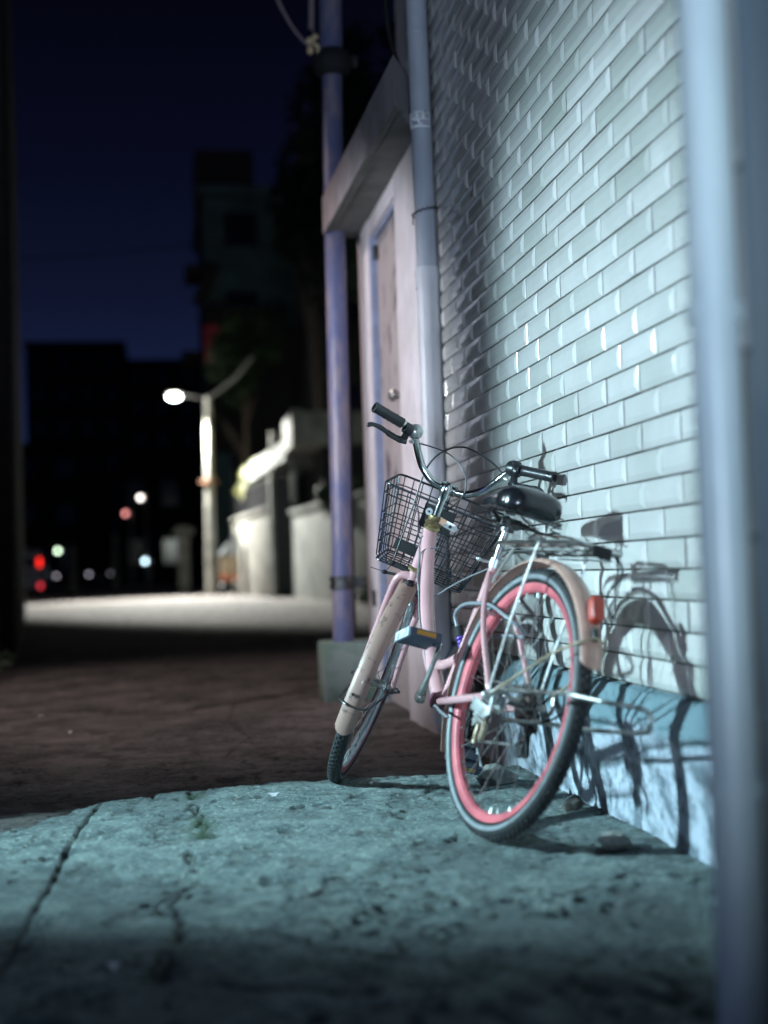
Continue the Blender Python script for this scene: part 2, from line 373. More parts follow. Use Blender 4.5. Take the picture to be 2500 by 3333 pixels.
bpn=N('ShaderNodeBump'); bpn.inputs['Strength'].default_value=1.; bpn.inputs['Distance'].default_value=.014
n1=N('ShaderNodeTexNoise'); n1.inputs['Scale'].default_value=62; n1.inputs['Detail'].default_value=9; n1.inputs['Roughness'].default_value=.82
t.links.new(tcg.outputs['Object'],n1.inputs['Vector']); t.links.new(n1.outputs[0],bpn.inputs['Height']); t.links.new(bpn.outputs[0],b.inputs['Normal'])
tag(link(bpy.data.objects.new('ground',me)),kind='structure')

# ------------------------------------------------------------------ tiled building on the right
WX=1.152; TH=.07134; TL=.2497
bld=thing('tiled_building','bright white tile facade above a peeling pale blue plinth, the bicycle against it','building',(WX,3.7,0))
def rel(p): return Vector(p)-Vector((WX,3.7,0))
mb=MB(); mb.box(rel((WX+.17,3.68,2.35)),(.32,3.72,4.6)); mb.build('wall',M['grout'],bld)
def tile(mb, O, du, dv, dn, L, H, lift=.0072):
    """bevelled tile: centre O, half-sizes along du,dv, raised along dn"""
    rings=[(0,-.007),(0,.0012),(.0010,.0021),(.0090,.0047),(.0175,.0069),(.0190,lift)]
    tw=rnd.uniform(-.045,.045); tz=rnd.uniform(-.014,.014); off=rnd.uniform(-.0008,.0010)
    vs=[]
    for ins,h in rings:
        for su,sv in ((-1,-1),(1,-1),(1,1),(-1,1)):
            a=su*(L/2-ins*1.02); b2=sv*(H/2-ins*(1.12 if sv>0 else .85))
            vs.append(O+du*a+dv*b2+dn*(h+off+a*tw*.3+b2*tz))
    fs=[]
    for i in range(len(rings)-1):
        for k in range(4): l=(k+1)%4; fs.append((i*4+k,i*4+l,i*4+4+l,i*4+4+k))
    n=4*(len(rings)-1); fs.append((n,n+1,n+2,n+3))
    mb.add(vs,fs,0)
mb=MB(); DU=Vector((0,1,0)); DV=Vector((0,0,1)); DN=Vector((-1,0,0))
z0=.3466; rows=int((3.75-z0)/TH)
for r in range(rows):
    zc=z0+TH*(r+.5)
    y=1.6465+(TL/2 if r%2 else 0)
    while y<5.53:
        a=max(y,1.88); b2=min(y+TL,5.53)
        if b2-a>.05: tile(mb,rel((WX,(a+b2)/2,zc)),DU,DV,DN,b2-a-.0068,TH-.0048)
        y+=TL
def tones(o):
    n=len(o.data.vertices)//24; tn=np.repeat(np.array([rnd.random()**2.2*.75 for _ in range(n)],np.float32),24)
    at=o.data.attributes.new('tone','FLOAT','POINT'); at.data.foreach_set('value',tn)
tones(mb.build('tile_cladding',M['tile'],bld,angle=11))
# painted plinth, lumpy, with a sloping ledge
ns=150; prof=[(.018,-.08),(.026,.0),(.030,.06),(.036,.13),(.042,.19),(.048,.235),(.050,.255),(.045,.275),(.028,.305),(.008,.335),(-.02,.345)]
vs=[];fs=[];led=[]
prof2=[]
for i in range(len(prof)-1):
    for k in range(5): tt=k/5; prof2.append((prof[i][0]*(1-tt)+prof[i+1][0]*tt,prof[i][1]*(1-tt)+prof[i+1][1]*tt))
prof2.append(prof[-1]); npf=len(prof2)
yy=np.linspace(1.885,5.53,ns)
for i,y in enumerate(yy):
    for j,(ox,z) in enumerate(prof2):
        k=float(fbm(np.array([y]),np.array([z+3.]),5,4,41)[0]-.5)*.035+float(fbm(np.array([y]),np.array([z+9.]),24,3,43)[0]-.5)*.012
        vs.append(rel((WX-ox-max(0,k*(1 if 0<j<npf-4 else 0)),y,z+k*.3*(j>3)*(j<npf-3))))
        led.append(min(1,max(0,(z-.235+k*3)/.03)))
for i in range(ns-1):
    for j in range(npf-1): a=i*npf+j; fs.append((a,a+1,a+npf+1,a+npf))
mb=MB(); mb.add(vs,fs); o=mb.build('plinth',M['plinth'],bld,angle=80)
at=o.data.attributes.new('ledge','FLOAT','POINT'); at.data.foreach_set('value',np.array(led,np.float32))
# near pilaster: same tiles set on end, then a metal guide rail
PX=.768
mb=MB(); mb.box(rel((PX+.205,.965,2.0)),(.39,1.80,4.1)); mb.build('pilaster',M['grout'],bld)
mb=MB()
for c in range(4):
    y=1.868-TH*(c+.5); z=-.02+(TL/2 if c%2 else 0)-.05
    while z<4:
        a=max(z,-.02); b2=z+TL; tile(mb,rel((PX+.008,y,(a+b2)/2)),DV,DU,DN,b2-a-.0068,TH-.0048); z+=TL
tones(mb.build('pilaster_tile_cladding',M['tile'],bld,angle=11))
mb=MB(); mb.box(rel((PX-.002,1.22,2.0)),(.03,.86,4.05),bev=.004); mb.build('shutter_rail',M['grooved'],bld)
np_=thing('downpipe','blurred blue grey downpipe with brackets at the right edge, nearest the camera','downpipe',(PX-.034,1.712,0))
mb=MB(); mb.tube([(0,0,-.03),(0,0,4)],.033,24); mb.build('tube',M['nearpipe'],np_)
for z in (.35,.98,1.42): mb=MB(); mb.lathe([(.033,-.012),(.038,-.012),(.038,.012),(.033,.012)],(0,0,z),(0,0,1),24); mb.box((.03,.03,z),(.03,.04,.02),bev=.003); mb.build('bracket',M['nearpipe'],np_)

# ------------------------------------------------------------------ drainpipe, conduit
dp=thing('drainpipe','pale grey plastic drainpipe standing at the far end of the tiled wall','drainpipe',(1.098,5.46,0))
mb=MB(); mb.tube([(.006,0,.02),(.002,0,1.0),(0.004,0,1.883)],.0475,28)
mb.lathe([(.0475,1.80),(.0505,1.80),(.0505,1.885),(.044,1.886)],(0.003,0,0),(0,0,1),28); mb.build('lower_pipe',M['pipe'],dp)
mb=MB(); mb.tube([(0.004,0,1.80),(-.004,0,2.6),(-.012,0,3.6)],.0435,28)
mb.lathe([(.0435,2.86),(.0448,2.862),(.0448,2.872),(.0435,2.874)],(-.007,0,0),(0,0,1),28); mb.build('upper_pipe',M['pipe_up'],dp)
mb=MB(); pts=[]
for i in range(40):
    a=R(150)+R(250)*i/39; rr=.0475+.004*math.sin(i*2.1)
    pts.append((rr*math.cos(a)-.001,rr*math.sin(a),2.10+.045*i/39+.004*math.sin(i*1.7)))
pts+= [(.05,-.03,2.152),(.062,-.028,2.148)]
mb.tube(pts,.0028,6); mb.tube([(p[0]*1.03,p[1]*1.03,p[2]+.003*math.sin(k*2.)) for k,p in enumerate(pts)],.0022,6)
mb.tube([pts[0],(pts[0][0]-.006,pts[0][1]-.004,2.085),(pts[0][0]-.004,pts[0][1]-.006,2.07)],.0025,6); mb.build('wire_tie',M['blackmatt'],dp)
# label wrapped round the pipe
def wrap_xf(p, ang0, zc, rad): 
    a=ang0+p.x/rad; return Vector((rad*math.cos(a)-.0035,rad*math.sin(a),zc+p.y))
VA=math.atan2(-5.46,-1.098)      # direction of the camera seen from the pipe
mb=MB(); n=30
def wid(k): return -.078+.118*k/n
vs=[];fs=[]
for k in range(n+1):
    for y in(-.0335,.0335): vs.append((wid(k),y,0))
for k in range(n): fs.append((2*k,2*k+2,2*k+3,2*k+1))
mb.add(vs,fs); mb.xf(lambda p: wrap_xf(p,VA,2.495,.0452)); st=mb.build('sticker',M['white'],dp)
def text_mesh(name, s, size, x, y, m_, parent, rad, zc, sx=1., extr=0.):
    c=bpy.data.curves.new(name,'FONT'); c.body=s; c.size=size; c.align_x='RIGHT'; c.align_y='CENTER'; c.offset=size*.018; c.resolution_u=3
    o=bpy.data.objects.new(name,c); link(o); dg=bpy.context.evaluated_depsgraph_get()
    me=bpy.data.meshes.new_from_object(o.evaluated_get(dg)); bpy.data.objects.remove(o)
    bm=bmesh.new(); bm.from_mesh(me); bmesh.ops.triangulate(bm,faces=bm.faces)
    bmesh.ops.subdivide_edges(bm,edges=[q for q in bm.edges if q.calc_length()>.004],cuts=2)
    for v in bm.verts: v.co=wrap_xf(Vector((v.co.x*sx+x,v.co.y+y,0)),VA,zc,rad)
    bm.to_mesh(me); bm.free(); me.materials.clear(); me.materials.append(m_)
    return link(bpy.data.objects.new(name,me),parent)
text_mesh('lettering','\uc774\uc0bf\uc9d0',.036,.038,.0155,M['ink'],st,.0459,2.495,.85)
text_mesh('lettering','784-7000',.034,.038,-.0165,M['ink2'],st,.0459,2.495,.66)
cd=thing('conduit','thin beige pipe in the corner between drainpipe and tiled wall','pipe',(1.19,5.62,0))
mb=MB(); mb.tube([(.002,0,-.02),(0,0,.7),(.003,0,1.47)],.016,16); mb.build('tube',M['beige'],cd)
mb=MB(); mb.lathe([(.016,1.3),(.019,1.3),(.019,1.34),(.016,1.34)],(.002,0,0),(0,0,1),16); mb.build('coupling',M['beige'],cd)
mb=MB(); mb.lathe([(.016,.5),(.019,.5),(.019,.53),(.016,.53)],(.001,0,0),(0,0,1),16); mb.build('coupling',M['beige'],cd)

# ------------------------------------------------------------------ doorway house beyond the pipe
hs=thing('doorway_house','pale lilac rendered doorway house with a sloping grey concrete canopy','house',(1.2,7.2,0))
def hb(p): return Vector(p)-Vector((1.2,7.2,0))
HX=1.10
mb=MB()
mb.box(hb((HX+.10,5.885,1.40)),(.20,.63,2.94),bev=.004)           # right pilaster
mb.box(hb((HX+.10,7.205,1.40)),(.20,.37,2.94),bev=.004)           # left pilaster
mb.box(hb((HX+.102,6.61,2.615)),(.196,.83,.43),bev=.004)          # lintel
mb.box(hb((HX+1.1,6.6,2.9)),(1.7,1.55,5.9))                       # body
mb.build('wall',M['wallpaint'],hs)
mb=MB(); mb.box(hb((HX+.034,6.995,1.19)),(.055,.05,2.40),bev=.003); mb.box(hb((HX+.055,6.61,2.39)),(.06,.82,.03)); mb.build('door_frame',M['doorjamb'],hs)
mb=MB(); mb.box(hb((HX+.060,6.59,1.17)),(.04,.78,2.40),bev=.003)
for zc in (.62,1.75): mb.box(hb((HX+.038,6.60,zc)),(.006,.52,.7),bev=.003)
d=mb.build('door',M['doorpaint'],hs)
mb=MB(); mb.lathe([(.0,-.075),(.016,-.073),(.029,-.060),(.030,-.045),(.020,-.028),(.012,-.02),(.012,-.008),(.026,-.004),(.026,.002)],hb((HX+.038,6.30,1.47)),(1,0,0),24); mb.build('door_knob',M['steel'],d)
mb=MB(); mb.box(hb((HX+.04,6.94,2.30)),(.05,.05,.07),bev=.004); mb.build('hinge',M['black'],d)
mb=MB(); mb.box(hb((HX-.003,7.16,.50)),(.012,.10,.085),bev=.004); mb.build('meter_box',M['black'],hs)
lo=[Vector((.940,5.20,2.475)),Vector((.896,7.27,2.475)),Vector((1.12,7.42,2.49)),Vector((1.12,5.64,2.49))]
mb=MB(); v=[hb(p) for p in lo]+[hb(p+Vector((0,0,.20))) for p in lo]
mb.add(v,[(0,1,5,4),(1,2,6,5),(2,3,7,6),(3,0,4,7),(4,5,6,7)],0,False)
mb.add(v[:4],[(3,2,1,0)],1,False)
dd=[hb(lo[0]+Vector((.035,.03,-.002))),hb(lo[1]+Vector((.035,-.03,-.002)))]
mb.tube([dd[0],dd[1]],.004,6,1)
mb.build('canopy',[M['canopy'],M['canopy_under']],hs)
cb=MB(); cb.tube(spline([(.97,5.62,4.2),(.985,5.62,3.5),(.99,5.60,3.0),(1.02,5.55,2.78),(1.08,5.5,2.62),(1.16,5.5,2.55)],8),.010,8)
tag(cb.build('loose_cable',M['cable']),'black cable hanging down past the canopy to the drainpipe','cable')

# ------------------------------------------------------------------ violet pole with footing, cream pole behind
vp=thing('utility_pole','violet painted steel pole set in a mossy concrete block','pole',(.935,7.25,-.045),mw=Matrix.Translation((.935,7.25,-.045))@Matrix.Scale(1.127,4))
mb=MB(); mb.box((.095,.09,.115),(.385,.30,.33),bev=.014); mb.build('footing_block',M['block'],vp)
mb=MB(); mb.tube([(0,0,.20),(.012,0,1.2),(.02,0,2.3),(.03,0,3.05)],.0495,28); mb.tube([(.03,0,3.05),(.045,0,4.6)],.056,28); mb.build('shaft',M['polepaint'],vp)
mb=MB()
for z,x,r1 in ((.56,.004,.052),(3.08,.03,.062)):
    mb=MB(); mb.lathe([(r1,z-.03),(r1+.008,z-.03),(r1+.008,z-.008),(r1+.002,z-.006),(r1+.002,z+.006),(r1+.008,z+.008),(r1+.008,z+.03),(r1,z+.03)],(x,0,0),(0,0,1),28)
    mb.box((x+r1+.03,-.01,z),(.07,.012,.05),bev=.003); mb.box((x+r1+.03,.012,z),(.07,.01,.05),bev=.003)
    mb.tube([(x+r1+.045,-.03,z),(x+r1+.045,.035,z)],.007,6); mb.build('clamp',M['darksteel'],vp)
mb=MB()
mb.lathe([(.06,3.0),(.085,3.02),(.10,3.06),(.09,3.10),(.065,3.13)],(.035,0,0),(0,0,1),20); mb.build('collar',M['blackmatt'],vp)
pc=thing('cream_pole','slim cream pole standing just behind the violet pole','pole',(1.075,8.0,-.04))
mb=MB(); mb.tube([(0,0,-.04),(.018,0,2.56)],.034,20); mb.build('shaft',M['cream'],pc)
mb=MB(); mb.lathe([(.034,2.48),(.038,2.48),(.038,2.56),(.0,2.565)],(.018,0,0),(0,0,1),20); mb.build('cap',M['ink2'],pc)
# guy rope tied to the pole
kt=thing('guy_rope','grey ropes knotted to a yellowed insulator beside the violet pole','rope',(.857,7.24,3.505),mw=Matrix.Translation((.857,7.24,3.505))@Matrix.Scale(1.127,4))
mb=MB(); mb.tube(spline([(-.42,.0,1.0),(-.30,0,.62),(-.19,0,.30),(-.095,0,.10),(-.015,0,.0)],8),.0075,8); mb.tube(spline([(-.41,.006,1.0),(-.29,.006,.62),(-.18,.006,.30),(-.09,.006,.10),(-.01,.004,.0)],8),.005,8)
mb.tube([(.03,0,1.0),(.015,0,.4),(.003,0,.08)],.013,8); mb.tube([(.045,0,1.0),(.026,0,.4),(.012,0,.0)],.003,6); mb.build('rope',M['rope'],kt)
mb=MB(); mb.ball((.0,0,.02),(.026,.022,.020),seg=14); mb.ball((.022,-.004,.040),(.018,.014,.013)); mb.ball((-.004,.004,-.022),(.018,.016,.022)); mb.tube(spline([(.014,-.02,-.005),(.030,-.024,-.012),(.03,-.024,-.05)],6),.009,8)
mb.build('insulator',M['knot'],kt)

# ------------------------------------------------------------------ the bicycle (local frame: x right, y forward, z up in the leaning plane)
hdg=R(-12.2); lean=R(16.1)
hd=Vector((math.sin(hdg),math.cos(hdg),0)); sd=Vector((math.cos(hdg),-math.sin(hdg),0)); upv=Vector((0,0,1))*math.cos(lean)+sd*math.sin(lean); nr=sd*math.cos(lean)-Vector((0,0,1))*math.sin(lean)
mw=Matrix((nr,hd,upv)).transposed().to_4x4(); mw.translation=(.736,3.2,.001)
bk=thing('bicycle','pale pink step-through bicycle with wire basket leaning on the tiled wall','bicycle',mw=mw)
V=Vector
th=1.2127; ss=.5053
T0=V((0,.762,.8)); ax=V((0,-math.cos(th),math.sin(th)))
ff=V((math.sin(ss),math.cos(ss)*math.sin(th),math.cos(ss)*math.cos(th))); rt=V((math.cos(ss),-math.sin(ss)*math.sin(th),-math.sin(ss)*math.cos(th)))
def F(u,v,w): return T0+ff*u+rt*v+ax*w         # front assembly: forward, right, up the steering axis
FC=F(.055,0,-.5286)

def wheel(name, C, A, E1, rimmats, parent):
    """C centre, A axle direction (right), E1 forward"""
    A=A.normalized(); E1=(E1-A*E1.dot(A)).normalized(); E2=A.cross(E1)   # up
    w=bpy.data.objects.new(name,None); link(w,parent); w.location=C; w.empty_display_size=.1
    def P(r,a,h): return E1*(math.cos(a)*r)+E2*(math.sin(a)*r)+A*h
    def ring(prof,seg,closed=True,mis=None,mb=None):
        mb=mb or MB(); n=len(prof); vs=[P(r,2*math.pi*k/seg,h) for k in range(seg) for r,h in prof]; 
        for j in range(n if closed else n-1):
            l=(j+1)%n; fs=[(k*n+j,k*n+l,((k+1)%seg)*n+l,((k+1)%seg)*n+j) for k in range(seg)]
            mb.add([],[],0); base=len(mb.v) if j==0 else base
            if j==0: mb.v+= [tuple(p) for p in vs]
            mb.f+= [tuple(i+base for i in q) for q in fs]; mb.mi+=[(mis[j] if mis else 0)]*len(fs); mb.sm+=[True]*len(fs)
        return mb
    # tyre
    prof=[];mis=[];K=22
    for k in range(K):
        a=2*math.pi*k/K; prof.append((.3105+.0185*math.cos(a),.0215*math.sin(a)))
    for k in range(K):
        a=math.degrees(2*math.pi*(k+.5)/K)%360; mis.append(1 if (88<a<122 or 238<a<272) else 0)
    mb=ring(prof,128,mis=mis)
    nk=100
    for k in range(nk):                                     # tread knobs
        for j,(hh_,rr_) in enumerate(((0,.3305),(.0075,.3292),(-.0075,.3292),(.0142,.3245),(-.0142,.3245))):
            a=2*math.pi*(k+(.5 if j in(1,2) else 0))/nk; c=P(rr_,a,hh_); er=(E1*math.cos(a)+E2*math.sin(a)); et=(-E1*math.sin(a)+E2*math.cos(a))
            tl=-hh_/.0165*.8; nn=(er*math.cos(tl)-A*math.sin(tl)); tt=(A*math.cos(tl)+er*math.sin(tl))
            q=[c+et*x*.0056+tt*y*.0024+nn*z for z,sx in((-.003,1.15),(.0022,.8)) for x,y in((-sx,-sx),(sx,-sx),(sx,sx),(-sx,sx))]
            mb.add(q,[(4,5,6,7),(0,1,5,4),(1,2,6,5),(2,3,7,6),(3,0,4,7)],0,False)
    mb.build('tyre',[M['rubber'],M['sidestripe']],w)
    # rim
    rp=[(.2935,.0125),(.2935,.0155),(.284,.0155),(.2765,.0125),(.2715,.006),(.2715,-.006),(.2765,-.0125),(.284,-.0155),(.2935,-.0155),(.2935,-.0125)]
    ring(rp,128,mis=[0,0,0,1,1,1,0,0,0,0]).build('rim',rimmats,w,angle=30)
    # hub
    mb=MB(); mb.lathe([(.0,-.062),(.006,-.062),(.006,-.055),(.009,-.050),(.012,-.040),(.024,-.037),(.024,-.032),(.013,-.028),(.012,0),(.013,.028),(.024,.032),(.024,.037),(.012,.040),(.009,.050),(.006,.055),(.006,.062),(0,.062)],(0,0,0),A,20); mb.build('hub',M['steel'],w)
    # spokes, each its own object
    for k in range(36):
        side=1 if k%2 else -1; a=2*math.pi*k/36; da=R(62)*(1 if (k//2)%2 else -1)
        mb=MB(); mb.tube([P(.0235,a+da,side*.0345),P(.272,a,side*.002)],.0011,5); mb.tube([P(.272,a,side*.002),P(.260,a+da*.003,side*.0032)],.0024,6)
        mb.build('spoke',M['steel'],w)
    return P
PR=wheel('rear_wheel',V((0,0,.3345)),V((1,0,0)),V((0,1,0)),[M['rim'],M['rim']],bk)
PF=wheel('front_wheel',FC,rt,ff,[M['rim'],M['silverrim']],bk)

def fender(name,C,A,E1,a0,a1,r,hw,m_,flare=.0):
    A=A.normalized(); E1=(E1-A*E1.dot(A)).normalized(); E2=A.cross(E1); mb=MB(); n=56; K=9; th_=.0016
    vs=[]
    for s_ in (0,1):
        for i in range(n+1):
            tt=i/n; a=R(a0+(a1-a0)*tt); endf=max(0,(abs(tt-1)<.12)*(1-abs(tt-1)/.12)); 
            wdt=hw*((.62 if a0<0 else 1)+(.38 if a0<0 else 0)*min(1,max(0,(a0+(a1-a0)*tt-20)/50))); cut=1.
            for j in range(K):
                q=-1+2*j/(K-1); h=math.sin(q*1.25)/math.sin(1.25)*wdt; rr=r-(1-math.cos(q*1.25))*.62*wdt-s_*th_+flare*endf
                aa=a-(R(3.2)*(q*q)*(1 if tt>.999 else 0))
                vs.append(C+E1*(math.cos(aa)*rr)+E2*(math.sin(aa)*rr)+A*h)
    fs=[];b0=(n+1)*K
    for i in range(n):
        for j in range(K-1):
            a=i*K+j; fs.append((a,a+1,a+K+1,a+K)); fs.append((b0+a,b0+a+K,b0+a+K+1,b0+a+1))
    for i in range(n):
        for j in (0,K-1): a=i*K+j; fs.append((a,a+K,b0+a+K,b0+a))
    for i in (0,n):
        for j in range(K-1): a=i*K+j; fs.append((a,b0+a,b0+a+1,a+1))
    mb.add(vs,fs); return mb.build(name,m_,bk,angle=50)
RC=V((0,0,.3345))
rf=fender('rear_fender',RC,V((1,0,0)),V((0,1,0)),-27,164,.357,.029,M['pinkfender2'])
fF=fender('front_fender',FC,rt,ff,58,191,.357,.028,M['pinkfender'],flare=.006)
def rf_pt(a,r,h): a=R(a); return RC+V((h,math.cos(a)*r,math.sin(a)*r))
# reflector and clip on the rear fender
def oriented(c,nrm_,up_):
    n_=V(nrm_).normalized(); u_=V(up_); u_=(u_-n_*u_.dot(n_)).normalized(); return Matrix((n_.cross(u_),u_,n_)).transposed()
rd=rf_pt(141,1,0)-RC; td=V((0,-math.sin(R(141)),math.cos(R(141))))*-1
c=rf_pt(141,.374,.006); Mr=oriented(c,(0.0,rd.y,rd.z*.55),(0,0,1))
mb=MB(); K=28; vs=[]
for (sc,h) in ((1,-.012),(1,.004),(.9,.009),(.0,.010)):
    for k in range(K):
        a=2*math.pi*k/K; cx,cy=math.cos(a),math.sin(a); x=.017*sc*math.copysign(abs(cx)**.6,cx); y=.033*sc*math.copysign(abs(cy)**.55,cy); vs.append(c+Mr@V((x,y,h)))
mb.add(vs,[(i*K+k,i*K+(k+1)%K,(i+1)*K+(k+1)%K,(i+1)*K+k) for i in range(3) for k in range(K)]); mb.build('reflector',M['redref'],rf)
mb=MB(); mb.box(rf_pt(151,.362,0),(.016,.03,.012),rot=Matrix.Rotation(R(61),3,'X'),bev=.003); mb.build('stay_clip',M['black'],rf)
mb=MB(); mb.tube(rounded([(-.063,.005,.338),(-.068,-.03,.352),(-.062,-.25,.452),(-.030,-.325,.492),(0,-.328,.505),(.030,-.325,.492),(.062,-.25,.452),(.068,-.03,.352),(.063,.005,.338)],.02),.0032,8); mb.build('stay',M['tan'],rf)
# front fender stay (loop round the fender end) and its bolts
EA=rt.normalized(); EF=(ff-EA*ff.dot(EA)).normalized(); EU=EA.cross(EF)
def ff_pt(a,r,h): a=R(a); return FC+EF*(math.cos(a)*r)+EU*(math.sin(a)*r)+EA*h
mb=MB(); mb.tube(rounded([FC+EA*-.058,ff_pt(178,.05,-.058),ff_pt(176,.335,-.045),ff_pt(176,.372,-.02),ff_pt(176,.372,.02),ff_pt(176,.335,.045),ff_pt(178,.05,.058),FC+EA*.058],.02),.0032,8); mb.build('stay',M['darksteel'],fF)
for h in (-.008,.008): mb=MB(); mb.tube([ff_pt(171,.352,h),ff_pt(171,.362,h)],.0045,8); mb.build('bolt',M['darksteel'],fF)
mb=MB(); mb.box(ff_pt(96,.352,0),(.02,.012,.03),bev=.002); mb.ball(ff_pt(97,.358,0),.007); mb.build('mudguard_bracket',M['darksteel'],fF)

# frame
mb=MB()
DT=spline([(0,.770,.795),(0,.757,.745),(0,.722,.665),(0,.672,.575),(0,.622,.500),(0,.560,.425),(0,.490,.363),(0,.432,.312)],8)
mb.tube(DT,.0225,20)
mb.tube([T0+ax*-.002,T0+ax*-.135],.0185,20)
mb.tube([(0,.265,.690),(0,.300,.580),(0,.352,.420),(0,.392,.305)],.0155,18)
mb.tube(spline([(0,.535,.405),(0,.47,.398),(0,.41,.410),(0,.352,.428)],6),.0145,14)
for s_ in(-1,1):
    mb.tube(rounded([(s_*.024,.372,.300),(s_*.040,.30,.303),(s_*.056,.20,.312),(s_*.060,.03,.332)],.04),[.011]*2+[.011]*(len(rounded([(0,0,0)]*4,.04))-2) if False else .0105,12)
    mb.tube(rounded([(s_*.012,.268,.655),(s_*.044,.19,.555),(s_*.055,.13,.478),(s_*.060,.020,.345)],.04),.0078,12)
mb.tube([(-.040,.185,.545),(.040,.185,.545)],.006,10)
fr=mb.build('frame',M['pink'],bk)
mb=MB(); mb.lathe([(.0,-.036),(.021,-.036),(.021,.036),(0,.036)],(0,.397,.300),(1,0,0),22); mb.build('bottom_bracket',M['darkred'],fr)
for s_ in(-1,1): mb=MB(); mb.box((s_*.0605,.0,.336),(.004,.05,.036),bev=.001); mb.build('dropout',M['alloy'],fr)
for s_ in(-1,1): mb=MB(); mb.tube([(s_*.062,0,.3345),(s_*.080,0,.3345)],.0085,6); mb.ball((s_*.080,-.002,.3345),.0100); mb.build('axle_nut',M['alloy'],fr)
# scratch marks printed on the head of the tube
def decal(i,r,a0,a1,dz,n=5):
    p=DT[i]; tdir=(DT[i+1]-DT[i-1]).normalized(); e1=V((-1,0,0)); e2=tdir.cross(e1)
    for k in range(n):
        mb=MB(); aa=R(a0+(a1-a0)*k/(n-1)); mb.tube([p+(e1*math.cos(aa)+e2*math.sin(aa))*r+tdir*(-.003),p+(e1*math.cos(aa+.05)+e2*math.sin(aa+.05))*r+tdir*(.003+dz*(k%2))],.0009,5)
        yield mb
for (i,a0,a1,n) in ((5,95,-10,7),(17,70,40,2),(24,60,20,3)):
    mm=MB()
    for q_ in decal(i,.0226,a0,a1,.002,n): mm.add(q_.v,q_.f)
    mm.tube([DT[i]+(V((-1,0,0))*math.cos(R(a))+(DT[i+1]-DT[i-1]).normalized().cross(V((-1,0,0)))*math.sin(R(a)))*.0226 for a in range(min(a0,a1),max(a0,a1)+1,6)],.0007,5)
    mm.build('decal',M['ink'],fr)
# head set, stem
mb=MB(); mb.lathe([(.017,-.006),(.0245,-.004),(.026,.004),(.0225,.009),(.025,.012),(.027,.016),(.024,.022),(.020,.026),(.022,.030),(.022,.040),(.012,.042)],T0,ax,22); mb.build('headset',M['brass'],bk)
mb=MB(); mb.lathe([(.017,-.142),(.024,-.140),(.025,-.133),(.019,-.127)],T0,ax,22); mb.build('headset_cup',M['brass'],bk)
mb=MB(); mb.tube([T0+ax*.030,T0+ax*.100],.0115,20); 
mb.lathe([(.0115,.092),(.0145,.094),(.0145,.108),(.0155,.112),(.0165,.130),(.012,.142),(.0,.144)],T0,ax,22)
mb.tube([F(-.008,0,.118),F(.020,0,.120),F(.046,0,.122)],[.0155,.0145,.0165],16)
mb.lathe([(.0165,-.024),(.0185,-.023),(.0185,.023),(.0165,.024)],F(.046,0,.122),rt,20)
stm=mb.build('stem',M['chrome'],bk)
mb=MB(); mb.tube([F(0,0,.140),F(0,0,.1465)],.0065,6); mb.build('bolt',M['blackmatt'],stm)
# handlebar
def sym(pts): return [(u,-v,w_) for u,v,w_ in reversed(pts[1:])]+pts
HB=[(.046,0,.120),(.047,.025,.120),(.049,.060,.128),(.050,.098,.155),(.046,.125,.192),(.036,.146,.228),(.018,.168,.252),(-.002,.190,.262),(-.052,.272,.282)]
HB=sym(HB); hbp=spline([F(*p) for p in HB],7)
mb=MB(); mb.tube(hbp,.0112,18); hbar=mb.build('handlebar',M['chrome'],bk)
def grip(s_):
    a=F(-.004,s_*.192,.262); b2=F(-.055,s_*(.279 if s_<0 else .286),.284)
    mb=MB(); d=(b2-a).normalized(); L=(b2-a).length
    pr=[(.0125,0),(.0165,.001)]+[(.0150+.0010*(k%2),.004+(L-.012)*k/11) for k in range(12)]+[(.0165,L-.006),(.0165,L),(.0105,L+.001),(.0100,L-.012)]
    mb.lathe(pr,a,d,22); g_=mb.build('grip',M['black'],bk)
    mb=MB(); mb.lathe([(.0100,L-.02),(.0,L-.021)],a,d,18); mb.build('bar_end',M['alloy'],g_)
    return a,b2
GL=grip(-1); GR=grip(1)
def lever(s_):
    mb=MB(); q=F(.004,s_*.172,.252)
    mb.lathe([(.0112,-.012),(.0175,-.012),(.0175,.012),(.0112,.012)],q,(GL if s_<0 else GR)[1]-(GL if s_<0 else GR)[0],20)
    mb.tube([q+ff*.004-ax*.012,F(.018,s_*.176,.218),F(.012,s_*.184,.212)],[.010,.0125,.011],12,flat=.75)
    mb.tube(spline([F(.020,s_*.165,.214),F(.012,s_*.190,.212),F(-.012,s_*.218,.220),F(-.040,s_*.240,.231),F(-.066,s_*.262,.236),F(-.078,s_*.272,.232)],7),[.0085]*8+[.0075]*8+[.0060]*8+[.0052]*8+[.0058]*4,10,flat=1.25)
    mb.ball(F(-.079,s_*.273,.231),.0066)
    l=mb.build('brake_lever',M['black'],bk)
    mb=MB(); mb.tube([F(.026,s_*.158,.216),F(.034,s_*.145,.216)],.0045,10); mb.build('cable_adjuster',M['alloy'],l)
lever(-1); lever(1)
# shifter barrel by the right grip
mb=MB(); gd=(GR[1]-GR[0]).normalized(); mb.lathe([(.0112,-.052),(.020,-.050),(.023,-.040),(.023,-.024),(.019,-.020),(.0175,-.006),(.013,-.004)],GR[0],gd,22); mb.box(GR[0]-gd*.034+ax*.014,(.03,.03,.018),bev=.006); mb.build('shifter',M['black'],bk)
